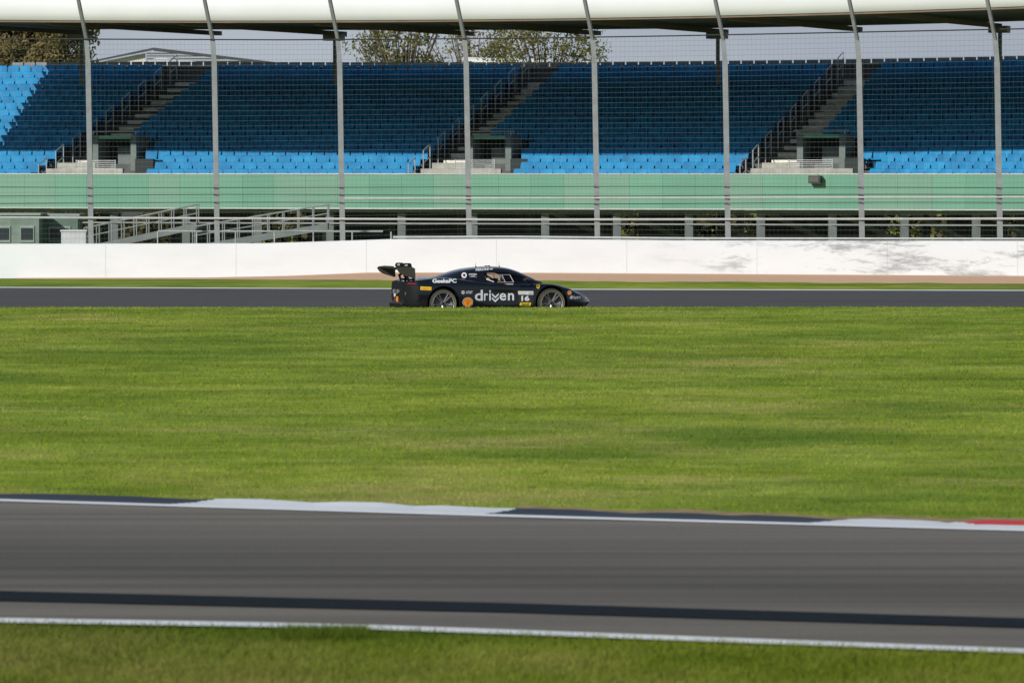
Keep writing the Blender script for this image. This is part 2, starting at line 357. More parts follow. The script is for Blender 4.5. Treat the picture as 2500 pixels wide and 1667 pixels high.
# woven mesh: one panel a bay
for i in range(len(PX)):
    p0 = PX[i]; p1 = PX[i + 1] if i + 1 < len(PX) else 2740
    q = MB(); Y0, Y1 = fY(p0), fY(p1)
    A = P(p0, tab(WTOP, p0), Y0); B = P(p1, tab(WTOP, p1), Y1); At = P(p0, tab(TL, p0), Y0); Bt = P(p1, tab(TL, p1), Y1)
    nh = 40
    for k in range(1, nh): q.bar(A.lerp(At, k / nh), B.lerp(Bt, k / nh), .0055)
    nv = 30
    for k in range(1, nv): q.bar(A.lerp(B, k / nv), At.lerp(Bt, k / nv), .0025)
    fpart(q, 'mesh_panel', M_wire)

# ------------------------------------------------------------------ grandstand (rows run obliquely, right end nearer)
PHI = R(19); A_ = Vector((math.cos(PHI), -math.sin(PHI), 0)); N_ = Vector((math.sin(PHI), math.cos(PHI), 0)); O_ = Vector((0, 200, 0)); UP = Vector((0, 0, 1))
def kz(t):
    return 1 + (.030 * (min(1, -t / 19)) ** 2 if t < 0 else .05 * min(1.4, t / 19) ** 2)
def G(t, n, z, warp=True):
    p = O_ + A_ * t + N_ * n
    p.z = 3.3 + (z - 3.3) * kz(t) if (warp and z > 3.3) else z
    return p
def t_at(px, n):
    k = (px - 1250) / FPX
    return (k * (200 + n * math.cos(PHI)) - n * math.sin(PHI)) / (math.cos(PHI) + k * math.sin(PHI))
def zy(py, n): return CZ + (420 - py) * (200 + n * math.cos(PHI)) / FPX      # height of a pixel row at the centre column
NR = 17; DN = .78; N0 = 1.9
z_top0 = zy(412, N0 + .6); z_topN = zy(159, N0 + .6 + DN * (NR - 1)); DZ = (z_topN - z_top0) / (NR - 1)
def seatTop(i): return z_top0 + DZ * i
def tread(i): return seatTop(i) - .80
M_conc = varied('terrace_concrete', (.23, .23, .22), .2, 3, .85); M_dk = varied('terrace_riser', (.10, .105, .11), .2, 3, .85)
M_step = varied('stair_concrete', (.70, .69, .62), .2, 5, .85)
stand = empty('grandstand', (0, 200, .1)); so_ = stand.location.copy()
tag(stand, 'long covered grandstand with concrete terracing, white roof edge and open steelwork below', 'grandstand')
def spart(mb, name, mat=None, mats=None, smooth=False, parent=None):
    mb.v = [a - so_ for a in mb.v]; return mb.build(name, mat, parent or stand, mats, smooth)
T0, T1 = t_at(-260, 0) - 2, t_at(2760, 0) + 2
tt = list(np.linspace(T0, T1, 40))
def prof(mb, pts, mi=None, z3=None):
    n = len(pts)
    v = [G(t, a, z) for t in tt for a, z in pts]; f = []
    for i in range(len(tt) - 1):
        for k in range(n - 1): f.append((i * n + k, (i + 1) * n + k, (i + 1) * n + k + 1, i * n + k + 1))
    mb.add(v, f)
pts = [(0.25, tread(0) - .02)]
for i in range(NR):
    n = N0 + DN * i; pts += [(n - .18 + .0, tread(i) if i == 0 else tread(i - 1) + .0), (n - .18, tread(i))]
pts += [(N0 + DN * NR + .8, tread(NR - 1)), (N0 + DN * NR + .8, tread(NR - 1) - .3), (1.4, tread(0) - .45), (.25, tread(0) - .3), (.25, tread(0) - .02)]
pts = [p for k, p in enumerate(pts) if k == 0 or p != pts[k - 1]]
mb = MB(); prof(mb, pts); spart(mb, 'terrace', M_dk)
# stairways and vomitories
ST = [(200, 300), (1085, 1195), (1878, 1998)]
n6 = N0 + DN * 6
stairs = []
for (a, b), (ve0, ve1, eR) in zip(ST, [(243, 322, 336), (1157, 1236, 1256), (1962, 2050, 2112)]):
    tl, tr = t_at(a, n6), t_at(b, n6); stairs.append((tl, tr, t_at(ve0, 4.3), t_at(ve1, 4.3), t_at(eR, 1.9)))
for (tl, tr, v0, v1, er) in stairs:
    q = MB(); w0 = tl + .55
    for i in range(NR):
        n = N0 + DN * i - .18
        for h in (0, 1):       # two steps a row
            zt = tread(i) + .012 + (h * DZ / 2) ; nn = n + h * DN / 2
            c = G((w0 + tr) / 2, nn + DN / 4, 0); z = G((w0 + tr) / 2, 0, zt).z
            c.z = z - .1; q.box(c, (tr - w0 - .08, DN / 2, .2 + (.24 if h == 0 else 0)), (A_, N_, UP))
    spart(q, 'stairway', M_step)
    for i in range(0, NR, 2):      # handrail hoops beside the steps
        q = MB()
        n = N0 + DN * i; b0 = G(tl + .32, n, tread(i)); 
        h = UP * .95; a1 = N_ * .7
        q.path([b0, b0 + h, b0 + h + a1 + UP * DZ, b0 + a1 + UP * DZ], .022, 6); q.tube(b0 + UP * .5, b0 + a1 + UP * (.5 + DZ), .018)
        spart(q, 'handrail', M_pipe)
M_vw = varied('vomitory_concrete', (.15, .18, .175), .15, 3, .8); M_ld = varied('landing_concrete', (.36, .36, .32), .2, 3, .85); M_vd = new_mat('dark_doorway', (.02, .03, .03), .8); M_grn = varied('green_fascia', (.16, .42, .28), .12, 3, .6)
for (tl, tr, v0, v1, er), ve_ in zip(stairs, [(243, 322), (1157, 1236), (1962, 2050)]):
    vo = empty('entrance', (0, 0, 0)); vo.parent = stand
    zb, zt = tread(0) + .012, zy(331, 4.3)
    def vbox(name, t0, t1, n0, n1, z0, z1, mat):
        q = MB(); c = (G((t0 + t1) / 2, (n0 + n1) / 2, 0)); z0 = G((t0 + t1) / 2, 0, z0).z; z1 = G((t0 + t1) / 2, 0, z1).z; c.z = (z0 + z1) / 2
        q.box(c, (t1 - t0, n1 - n0, z1 - z0), (A_, N_, UP)); q.v = [a - so_ for a in q.v]; return q.build(name, mat, vo)
    vbox('side_wall', v0 - .22, v0,   4.2, 5.4, zb, zt, M_vw); vbox('side_wall', v1, v1 + .22, 4.2, 5.4, zb, zt, M_vw)
    vbox('lintel', v0, v1, 4.23, 5.4, zy(340, 4.3), zt - .004, M_grn)
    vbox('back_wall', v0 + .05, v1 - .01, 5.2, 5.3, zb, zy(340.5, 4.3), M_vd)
    vbox('inner_wall', v0 + (v1 - v0) * .38, v1 - .03, 4.9, 5.0, zb, zy(361, 4.9), M_vw)
    vbox('apron', t_at(ve_[0] - 130, 1.0), er - .2, 1.0, 1.15, zb, zy(412, 1.0), M_ld); vbox('apron', t_at(ve_[0] - 100, 3.4), t_at(ve_[0] - 8, 3.4), 3.3, 3.45, zb, zy(398, 3.4), M_ld)
    vbox('shadow_panel', v1 + .24, v1 + .95, 4.05, 4.15, zb, zy(388, 4.1), M_vd)  # near-black panel standing in for the shadow at the entrance's lower right
    q = MB()
    za = G(v0, 0, zt).z + .02
    q.tube(G(v0 - .35, 4.22, 0) + UP * (za + .12), G(v1 + .35, 4.22, 0) + UP * (za + .12), .022)
    for x in (v0 - .2, v1 + .2): q.tube(G(x, 4.22, 0) + UP * za, G(x, 4.22, 0) + UP * (za + .12), .02)
    q.v = [a - so_ for a in q.v]; q.build('top_rail', M_pipe, vo)
    q = MB()                                   # slatted front gate / rail of the entrance
    zg = zy(421, 1.6)
    for k in range(7): q.tube(G(v0 + .25, 1.6, 0) + UP * (zg + .07 * k), G(v1 + .5, 1.6, 0) + UP * (zg + .07 * k), .014)
    for x in (v0 + .25, v1 + .5): q.tube(G(x, 1.6, 0) + UP * (zg - .6), G(x, 1.6, 0) + UP * (zg + .45), .02)
    q.v = [a - so_ for a in q.v]; q.build('guard_rail', M_pipe, vo)
# seats
M_seat = varied('blue_seat_plastic', (.003, .165, .37), .12, 40, .5, spec=.15)
def posnoise(m, scale):
    N = m.node_tree.nodes; g = N.new('ShaderNodeNewGeometry'); n = N.new('ShaderNodeTexNoise'); n.inputs['Scale'].default_value = scale; n.inputs['Detail'].default_value = 3
    m.node_tree.links.new(g.outputs['Position'], n.inputs['Vector']); return n.outputs['Fac']
_k = ramp(M_seat, posnoise(M_seat, 1.3), [(.32, (.002, .155, .36)), (.5, (.003, .21, .46)), (.7, (.010, .265, .53))]); setc(M_seat, _k)
def seat_mesh():
    bm = bmesh.new()
    # back shell with a slight curve, pan and bracket, local: +x right, +y deeper, z up; origin on the tread
    def grid(pts, th, nrm):
        rows = len(pts); cols = len(pts[0]); vs = [[bm.verts.new(p) for p in r] for r in pts]; vb = [[bm.verts.new(Vector(p) + nrm * th) for p in r] for r in pts]
        for i in range(rows - 1):
            for j in range(cols - 1):
                bm.faces.new((vs[i][j], vs[i][j + 1], vs[i + 1][j + 1], vs[i + 1][j])); bm.faces.new((vb[i][j], vb[i + 1][j], vb[i + 1][j + 1], vb[i][j + 1]))
        per = [(0, j) for j in range(cols)] + [(i, cols - 1) for i in range(1, rows)] + [(rows - 1, j) for j in range(cols - 2, -1, -1)] + [(i, 0) for i in range(rows - 2, 0, -1)]
        for a, b in zip(per, per[1:] + per[:1]): bm.faces.new((vs[b[0]][b[1]], vs[a[0]][a[1]], vb[a[0]][a[1]], vb[b[0]][b[1]]))
    back = []
    for k, (z, y, w) in enumerate([(.42, .30, .21), (.55, .34, .225), (.72, .38, .225), (.79, .40, .21), (.81, .43, .19)]):
        back.append([Vector((w * u, y + .03 * (1 - abs(u)) , z)) for u in (-1, -.6, 0, .6, 1)])
    grid(back, .02, Vector((0, 1, 0)))
    pan = []
    for k, (y, z) in enumerate([(-.06, .40), (-.04, .43), (.1, .42), (.25, .41), (.32, .43)]):
        pan.append([Vector((.215 * u, y, z - .015 * (1 - abs(u)))) for u in (-1, -.6, 0, .6, 1)])
    grid(pan, -.02, Vector((0, 0, 1)))
    for x in (-.14, .14):
        g = bmesh.ops.create_cube(bm, size=1); bmesh.ops.scale(bm, vec=(.03, .12, .42), verts=g['verts']); bmesh.ops.translate(bm, vec=(x, .22, .21), verts=g['verts'])
    me = bpy.data.meshes.new('stadium_seat'); bm.to_mesh(me); bm.free(); me.materials.append(M_seat)
    me.polygons.foreach_set('use_smooth', [False] * len(me.polygons)); return me
seatme = seat_mesh(); sv_ = np.array([v.co[:] for v in seatme.vertices]); sf_ = [tuple(p.vertices) for p in seatme.polygons]
seats = {}
for i in range(NR):
    n = N0 + DN * i; k0 = math.floor(t_at(-40, n) / .5); k1 = math.ceil(t_at(2540, n) / .5)
    for k in range(k0, k1 + 1):
        t = k * .5; skip = False
        for (tl, tr, v0, v1, er) in stairs:
            if i >= 6 and tl - .1 < t < tr + .1: skip = True
            if i < 3 and tl - .1 < t < er: skip = True
            if 3 <= i < 6 and tl - .1 < t < v1 + .45: skip = True
        if not skip: seats.setdefault(i, []).append(t)
cnt = 0
LABS = {0: 'blue plastic seat in the sunlit lowest row, right behind the green hoarding', 1: 'blue plastic seat in the sunlit second row from the bottom of the stand',
        2: 'blue plastic seat in the sunlit third row from the bottom of the stand', 3: 'blue plastic seat in the fourth row up, first row in the roof shadow'}
GRPS = {0: 'seats of the lowest row', 1: 'seats of the second row', 2: 'seats of the third row', 3: 'seats of the fourth row'}
rest_v = []; rest_f = []; nb = 0
ang = -PHI
for i in range(NR):
    n = N0 + DN * i
    for t in seats[i]:
        p = G(t, n, tread(i) + .002)
        zt = G(t, n, seatTop(i)).z; p.z = zt - .81
        if i <= 3 and cnt < 300:
            o = bpy.data.objects.new('stadium_seat', seatme); COL.objects.link(o); o.location = p; o.rotation_euler = (0, 0, ang)
            tag(o, LABS[i], 'seat', GRPS[i]); cnt += 1
        else:
            c, s = math.cos(ang), math.sin(ang)
            w = np.stack([sv_[:, 0] * c - sv_[:, 1] * s + p.x, sv_[:, 0] * s + sv_[:, 1] * c + p.y, sv_[:, 2] + p.z], 1); rest_v.append(w)
            rest_f += [tuple(q + nb for q in ff) for ff in sf_]; nb += len(sv_)
o = mesh('stadium_seats', np.concatenate(rest_v), rest_f, M_seat); tag(o, 'rows of blue plastic seats filling the shaded upper terracing', 'seats', kind='stuff')
# seat-back wall of small panels at the top
M_tp = varied('grey_panel', (.20, .225, .25), .2, 2, .6)
q = MB(); n = N0 + DN * NR - .1; z0 = seatTop(NR - 1) - .05
t = T0
while t < T1:
    a = G(t + .03, n, z0 + .02); b = G(t + .47 * 1, n, z0 + .02); top = UP * .16 * 1
    q.box((a + b) / 2 + UP * .07, ((b - a).length, .04, .16), (A_, N_, UP)); t += .5
spart(q, 'top_panel', M_tp)
q = MB()
for a, b in zip(tt, tt[1:]): q.bar(G(a, n + .05, z0 - .02), G(b, n + .05, z0 - .02), .05, .05)
spart(q, 'top_rail', M_galv)
q = MB(); prof(q, [(n + .15, tread(NR - 1) - .1), (n + .15, z0 - .04), (n + .22, z0 - .04), (n + .22, tread(NR - 1) - .1)]); spart(q, 'rear_wall', M_dk)
# roof
RF, RB = -4.0, 12.6
zr = zy(49, RF)
M_roofw = varied('white_membrane', (.70, .72, .74), .04, .4, .7); M_soff = varied('roof_underside', (.20, .165, .115), .15, .5, .8); M_beam = varied('brown_beam', (.17, .12, .09), .15, 2, .7)
q = MB(); prof(q, [(RF, zr), (RF - .25, zr + .25), (RF - .15, zr + .9), (RF + .3, zr + 1.5), (RF + 1.2, zr + 1.9), (RF + 1.25, zr + 1.85), (RF + .35, zr + 1.4), (RF + .0, zr + .8), (RF + .03, zr)]); roofp = spart(q, 'roof_fascia', M_roofw, smooth=True)
q = MB(); prof(q, [(RF + .04, zr - .07), (RF + .04, zr + .05), (RF + .35, zr + .05), (RF + .35, zr - .07), (RF + .04, zr - .07)]); spart(q, 'front_beam', M_beam)
# the roof sheet stops short at the left, so the sun reaches the seats there
tg = t_at(80, N0 + DN * 15) - .9
tt_save = tt; tt = list(np.linspace(tg, T1, 34))
q = MB(); prof(q, [(RF + .2, zr + .06), (RB, zr + .06), (RB, zr + .26), (RF + 1.2, zr + 1.7), (RF + .4, zr + .5), (RF + .2, zr + .3), (RF + .2, zr + .06)]); spart(q, 'roof', M_soff)
tt = tt_save
for px in (200 - 620, 200 - 310, 200, 512, 818, 1130, 1440, 1752, 2080, 2420):
    t = t_at(px, RB - 1)
    if t < tg: continue
    q = MB(); q.bar(G(t, RF + .5, zr - .08), G(t, RB, zr - .08), .22, .16); spart(q, 'roof_beam', M_beam)
for px in (200, 818, 1752, 2440):
    t = t_at(px, RB - .4); q = MB(); q.bar(G(t, RB - .4, tread(NR - 1)), G(t, RB - .4, zr - .02), .14, .14); q.box(G(t, RB - .5, zr - .22), (.7, .5, .25), (A_, N_, UP)); spart(q, 'column', M_galv)
# steelwork under the terrace
M_steel = varied('grey_steelwork', (.15, .17, .175), .2, 2, .55, metal=.2)
for px in range(-60, 2700, 175):
    t = t_at(px, 1)
    q = MB(); q.bar(G(t, .6, .0), G(t, .6, tread(0) - .32), .28, .28); q.bar(G(t, 6.8, .0), G(t, 6.8, tread(6) - .5), .25, .25); q.bar(G(t, 13, 0), G(t, 13, tread(14) - .5), .25, .25)
    q.bar(G(t, .5, tread(0) - .62), G(t, 14.6, tread(NR - 1) - .62), .2, .35)
    if px > 1200: q.bar(G(t, .6, tread(0) - .6), G(t + 1.9, 6.8, .3), .14, .14)
    spart(q, 'support_frame', M_steel)
q = MB()
for a, b in zip(tt, tt[1:]):
    q.bar(G(a, .45, 1.55), G(b, .45, 1.55), .04, .05); q.bar(G(a, .45, 1.98), G(b, .45, 1.98), .06, .1)
spart(q, 'cross_rail', M_galv)
# hoarding
M_h = [varied('hoarding_green_%s' % n_, c, .06, .6, .55) for n_, c in (('a', (.105, .275, .195)), ('b', (.12, .295, .21)), ('c', (.14, .285, .21)))]
hd = empty('hoarding', G(0, 0, 2.1)); tag(hd, 'long pale green hoarding with a white cap along the front of the stand', 'hoarding'); ho = hd.location.copy()
t = T0; ztop, zbt = zy(426.5, 0), zy(508.5, 0); k = 0
while t < T1:
    w = 1.2; q = MB(); c = G(t + w / 2, 0, 0, False); c.z = (ztop + zbt) / 2
    q.box(c - ho, (w - .006, .05, ztop - zbt), (A_, N_, UP)); q.build('hoarding_panel', M_h[(k * 7 // 3) % 3], hd); t += w; k += 1
q = MB(); c = G((T0 + T1) / 2, 0, 0, False); c.z = ztop + .02; q.box(c - ho, (T1 - T0, .10, .045), (A_, N_, UP)); q.build('cap_rail', M_pipe, hd)
q = MB(); c = G((T0 + T1) / 2, 0, 0, False); c.z = zbt - .02; q.box(c - ho, (T1 - T0, .08, .045), (A_, N_, UP)); q.build('bottom_rail', M_pipe, hd)
# small dark box on the hoarding
bx = empty('speaker_box', G(t_at(1990, -.2), -.05, zy(438, 0), False)); bx.rotation_euler = (0, 0, -PHI)
tag(bx, 'small dark box fixed to the green hoarding below the right entrance', 'box')
MB().box((0, -.16, 0), (.42, .26, .26)).build('case', new_mat('box_black', (.03, .035, .03), .6), bx); MB().box((0, -.31, 0), (.34, .03, .18)).build('grille', new_mat('box_grille', (.08, .08, .075), .7), bx)
MB().box((0, -.012, .0), (.1, .03, .36)).build('bracket', M_galv, bx)

# ------------------------------------------------------------------ behind the fence, below the stand
# sloping access ramp with rails
M_ramp = varied('ramp_grey', (.17, .19, .195), .15, 3, .8)
def ramp_obj(p0, p1, Y, w, label):
    a = P(p0[0], p0[1], Y); b = P(p1[0], p1[1], Y); e = empty('access_ramp', a)
    tag(e, label, 'ramp'); b = b - a; a = Vector((0, 0, 0)); D = Vector((0, w, 0))
    q = MB(); q.add([a, b, b + D, a + D] + [x - UP * .22 for x in (a, b, b + D, a + D)], [(0, 1, 2, 3), (7, 6, 5, 4), (0, 4, 5, 1), (1, 5, 6, 2), (2, 6, 7, 3), (3, 7, 4, 0)]); q.build('deck', M_ramp, e)
    for D_ in (Vector((0, .05, 0)), D - Vector((0, .05, 0))):
        q = MB(); n = 9
        for k in range(n + 1): c = a.lerp(b, k / n) + D_; q.tube(c, c + UP * .62, .02)
        q.path([a + D_ + UP * .62, b + D_ + UP * .62], .03); q.path([a + D_ + UP * .32, b + D_ + UP * .32], .02); q.build('handrail', M_galv, e)
    for k in (.35, .7, .97):
        c = a.lerp(b, k) + D * .5; MB().bar(c - UP * .2, Vector((c.x, c.y, -e.location.z)), .12).build('leg', M_steel, e)
ramp_obj((205, 602), (480, 544), 193.5, 1.4, 'short grey ramp with rails sloping up behind the left of the wall')
ramp_obj((470, 600), (800, 545), 190.5, 1.4, 'longer grey ramp with rails rising towards the middle below the hoarding')
# rail in front
e = empty('guard_rail', P(640, 620, 186)); tag(e, 'low white tubular rail standing before the ramps', 'rail'); eo = e.location.copy()
q = MB(); q.path([P(p, 565, 186) - eo for p in range(385, 961, 50)], .035); q.build('top_tube', M_pipe, e)
for p in range(385, 961, 95): MB().tube(P(p, 566, 186) - eo, P(p, 640, 186) - eo, .025).build('leg', M_pipe, e)
# cabins at the left
def cabin(name, p0, p1, y0, Y, depth, mat, matw, label, cat, nwin):
    a = P(p0, y0, Y); b = P(p1, y0, Y); w = b.x - a.x; h = a.z - .05; e = empty(name, ((a.x + b.x) / 2, Y + depth / 2, .05)); tag(e, label, cat)
    MB().box((0, 0, h / 2), (w, depth, h)).build('wall', mat, e); MB().box((0, 0, h + .04), (w + .12, depth + .12, .08)).build('roof', matw, e)
    for k in range(nwin):
        x = -w / 2 + w * (k + .5) / nwin; f_ = MB().box((x, -depth / 2 - .02, h * .66), (w / nwin * .6, .04, h * .3)).build('window', matw, e)
        MB().box((x, -depth / 2 - .045, h * .66), (w / nwin * .5, .02, h * .22)).build('pane', new_mat('dark_pane', (.03, .04, .045), .15), f_)
M_cab = varied('pale_green_cabin', (.16, .22, .19), .25, 2, .6); M_cabt = varied('cabin_trim', (.26, .31, .29), .1, 3, .6)
cabin('site_cabin', -80, 95, 526, 194, 2.2, M_cab, M_cabt, 'grey green cabin with dark windows at the far left below the stand', 'cabin', 3)
cabin('site_cabin', 100, 190, 528, 196, 2.2, varied('grey_green_cabin', (.10, .16, .13), .12, 2, .6), M_cabt, 'darker green cabin between the windowed cabin and the white box', 'cabin', 1)
e = empty('storage_box', (P(181, 588, 187).x, 187, P(181, 588, 187).z - .4)); tag(e, 'white storage box standing at the left behind the white wall', 'box')
M_bx = varied('off_white_plastic', (.5, .52, .56), .08, 3, .5)
MB().box((0, 0, .35), (.8, .6, .7)).build('body', M_bx, e); MB().box((0, 0, .73), (.86, .66, .06)).build('lid', M_bx, e)
# dark sheeting at the back under the terrace
M_bk = varied('dark_sheeting', (.20, .22, .225), .3, 1.2, .9)
q = MB()
for a, b in ((430, 640), (760, 1500), (1560, 1700), (1850, 2150), (2330, 2460)):
    t0, t1 = t_at(a, 12), t_at(b, 12); c = G((t0 + t1) / 2, 12, 1.5, False); q = MB(); q.box(c, (t1 - t0, .1, 3.0), (A_, N_, UP)); spart(q, 'back_screen', M_bk)

# ------------------------------------------------------------------ beyond the stand
M_bark = varied('bark', (.09, .07, .05), .3, 5, .9)
def leaf_mat(name, c1, c2):
    m = new_mat(name, rough=.7, spec=.2); N = m.node_tree.nodes; ge = N.new('ShaderNodeNewGeometry')
    c = ramp(m, ge.outputs['Random Per Island'], [(0, c1), (1, c2)])
    c = mix(m, 1.0, c, ramp(m, noise(m, .8, 3), [(.35, (.6, .7, .6)), (.65, (1.2, 1.1, 1))]), 'MULTIPLY'); setc(m, c)
    b = N['Principled BSDF']; tr = N.new('ShaderNodeBsdfTranslucent'); ms = N.new('ShaderNodeMixShader'); ms.inputs[0].default_value = .35
    L = m.node_tree.links; L.new(c, tr.inputs[0]); L.new(b.outputs[0], ms.inputs[1]); L.new(tr.outputs[0], ms.inputs[2]); L.new(ms.outputs[0], N['Material Output'].inputs[0]); return m
M_l1 = leaf_mat('olive_leaves', (.12, .13, .045), (.26, .24, .08)); M_l2 = leaf_mat('autumn_leaves', (.16, .15, .07), (.30, .25, .12)); M_hg = leaf_mat('hedge_leaves', (.05, .06, .025), (.12, .11, .05))
def leaves_mesh(name, pts, size, mat, parent):
    pts = np.array(pts); n = len(pts); a = rng.normal(size=(n, 3)); a /= np.linalg.norm(a, axis=1)[:, None]; b = np.cross(a, rng.normal(size=(n, 3))); b /= np.linalg.norm(b, axis=1)[:, None]
    s = size * (.6 + .8 * rng.random(n))[:, None]; v = np.empty((n, 4, 3)); v[:, 0] = pts - a * s; v[:, 1] = pts + b * s * .5; v[:, 2] = pts + a * s; v[:, 3] = pts - b * s * .5
    f = [(4 * i, 4 * i + 1, 4 * i + 2, 4 * i + 3) for i in range(n)]
    return mesh(name, v.reshape(-1, 3), f, mat, parent)
def tree(px, Y, wpx, y_top, y_low, nclump, nleaf, mat, label, seed):
    r_ = random.Random(seed); base = Vector(((px - 1250) / FPX * Y, Y, 0)); e = empty('deciduous_tree', base); tag(e, label, 'tree', 'trees behind the grandstand')
    s = FPX / Y; H = CZ + (420 - y_top) / s; lo = CZ + (420 - y_low) / s; hw = wpx / s / 2
    q = MB(); q.tube((0, 0, 0), (.1, 0, lo * .6), .28, .2, 8); q.tube((.1, 0, lo * .6), (.0, .1, H * .85), .2, .05, 8); L = []
    for k in range(nclump):
        t = r_.random(); an = r_.random() * 2 * math.pi; rr = (r_.random() ** .6) * hw * (.55 + .9 * math.sin(math.pi * (.15 + .7 * t)) * .6)
        c = Vector((math.cos(an) * rr, math.sin(an) * rr * .8, lo + (H - lo) * t)); st = Vector((0.05, 0, lo * .6 + (H - lo) * t * .55)); q.tube(st, c, .07, .015, 5)
        cr = .35 + .55 * r_.random()
        for _ in range(nleaf):
            d = Vector((r_.gauss(0, 1), r_.gauss(0, 1), r_.gauss(0, .6))).normalized() * cr * (.3 + .8 * r_.random()); L.append(tuple(c + d))
    q.build('trunk', M_bark, e, smooth=True); leaves_mesh('crown', L, .085, mat, e)
tree(80, 262, 300, 5, 200, 150, 260, M_l2, 'tree with browning leaves at the left edge, seen between roof and seats', 1)
tree(985, 255, 240, 20, 190, 46, 70, M_l1, 'thin olive leaved tree left of the white pitched tent, seen under the roof', 2)
tree(1330, 258, 270, 40, 190, 46, 70, M_l1, 'sparse tree with yellowing leaves just right of centre under the roof', 3)
tree(1150, 275, 330, 70, 200, 60, 45, M_l2, 'bare twiggy tree in the middle of the gap under the roof', 4)
# far gabled stand roof
M_fr = varied('far_roof_grey', (.05, .054, .06), .15, 1, .6); M_fw = varied('far_white', (.62, .6, .6), .06, 1, .6)
Y = 300; e = empty('far_stand', (P(400, 200, Y).x, Y, 0)); tag(e, 'distant stand with a low peaked dark roof and white louvres, seen at left', 'stand'); eo = e.location.copy()
def pp(px, py, dy=0): return P(px, py, Y + dy) - eo
q = MB(); q.add([pp(375, 117), pp(720, 158), pp(720, 164), pp(375, 125), pp(375, 117, 14), pp(720, 158, 14), pp(720, 164, 14), pp(375, 125, 14)], [(0, 3, 2, 1), (0, 1, 5, 4), (3, 7, 6, 2), (1, 2, 6, 5), (4, 5, 6, 7), (0, 4, 7, 3)])
q.add([pp(375, 117), pp(190, 156), pp(190, 160), pp(375, 123), pp(375, 117, 14), pp(190, 156, 14), pp(190, 160, 14), pp(375, 123, 14)], [(0, 1, 2, 3), (0, 4, 5, 1), (3, 2, 6, 7), (1, 5, 6, 2), (4, 7, 6, 5), (0, 3, 7, 4)])
q.build('roof', M_fr, e)
q = MB(); q.add([pp(368, 128, .4), pp(215, 158, .4), pp(215, 240, .4), pp(355, 240, .4), pp(355, 131, .4)], [(0, 1, 2, 3, 4)]); q.build('gable_wall', M_fw, e)
q = MB()
for k in range(7):
    y = 131 + 6.5 * k; x1 = 375 + (y - 122) * 8.2; q.box((pp(358, y, .6) + pp(min(x1, 700), y, .6)) / 2, ((pp(min(x1, 700), y) - pp(358, y)).length, .1, .055))
q.build('louvre', M_fw, e)
q = MB(); q.box((0, 6, 2.8), (10, 10, 5.6)); q.build('body', M_fr, e)
# white pitched tent
Y = 270; e = empty('marquee', (P(1300, 200, Y).x, Y, 0)); tag(e, 'white low pitched tent roof just showing over the top seats', 'tent'); eo = e.location.copy()
q = MB(); R_ = [pp(1130, 140), pp(1520, 154), pp(1180, 156), pp(1130, 147)]; R2 = [pp(1130, 140, 8), pp(1520, 154, 8), pp(1180, 156, 8), pp(1130, 147, 8)]
q.add(R_ + R2, [(0, 3, 2, 1), (4, 5, 6, 7), (0, 1, 5, 4), (0, 4, 7, 3), (3, 7, 6, 2), (1, 2, 6, 5)]); q.build('canopy', M_roofw, e)
q = MB()
for px in (1140, 1240, 1400): q.tube(pp(px, 152, 3), Vector((pp(px, 152, 3).x, 3, 0)), .06)
q.build('tent_pole', M_galv, e)
# hedge and rough ground behind, seen through the steelwork
q = []
for _ in range(26000):
    x = random.uniform(-32, 32); hmax = 2.6 + .8 * math.sin(x * .5) + .5 * math.sin(x * 1.7)
    q.append((x, 232 + random.gauss(0, .7) - x * .3, random.random() ** .7 * hmax))
h = leaves_mesh('hedge', q, .22, M_hg, None); tag(h, 'rough hedge growing behind the grandstand, seen through its steelwork', 'hedge', kind='stuff')

# ------------------------------------------------------------------ race car (x forward from the rear axle, y left, z up)
YAW = R(16)
rear_side = P(1083, 774, 131.9); CARC = rear_side - Matrix.Rotation(YAW, 3, 'Z') @ Vector((0, -.95, 0)); CARC.z = 0.0
car = empty('race_car', CARC, YAW)
tag(car, 'low black closed race car number 16 with tall rear wing and sponsor lettering', 'race car')
M_paint = new_mat('black_car_paint', (.0022, .003, .005), .2, coat=1.0, spec=.3); M_paint.node_tree.nodes['Principled BSDF'].inputs['Coat Roughness'].default_value = .06
M_blk = new_mat('matt_black', (.0055, .0065, .007), .7, spec=.25); M_carb = varied('carbon_panel', (.020, .021, .019), .3, 60, .4, coat=.3)
M_wing = varied('wing_carbon', (.045, .047, .036), .15, 30, .38, coat=.4)
M_rub = varied('tyre_rubber', (.022, .022, .021), .2, 30, .8); M_ring = new_mat('tyre_ring', (.20, .20, .055), .7)
M_rim = new_mat('rim_grey', (.22, .225, .23), .35, .6); M_lip = new_mat('rim_lip', (.40, .41, .41), .42, .7); M_disc = new_mat('brake_disc', (.13, .13, .135), .5, .5)
M_tail = new_mat('tail_light_red', (.45, .01, .04), .25, coat=1); M_lamp = new_mat('headlight_lens', (.20, .27, .36), .12, coat=1, metal=.4)
M_glass = bpy.data.materials.new('car_glass'); M_glass.use_nodes = True; N = M_glass.node_tree.nodes; L = M_glass.node_tree.links; N.remove(N['Principled BSDF'])
g1 = N.new('ShaderNodeBsdfTransparent'); g1.inputs[0].default_value = (.94, .96, .97, 1); g2 = N.new('ShaderNodeBsdfGlossy'); g2.inputs['Roughness'].default_value = .03
fr = N.new('ShaderNodeFresnel'); fr.inputs[0].default_value = 1.45; ms = N.new('ShaderNodeMixShader'); L.new(fr.outputs[0], ms.inputs[0]); L.new(g1.outputs[0], ms.inputs[1]); L.new(g2.outputs[0], ms.inputs[2]); L.new(ms.outputs[0], N['Material Output'].inputs[0])

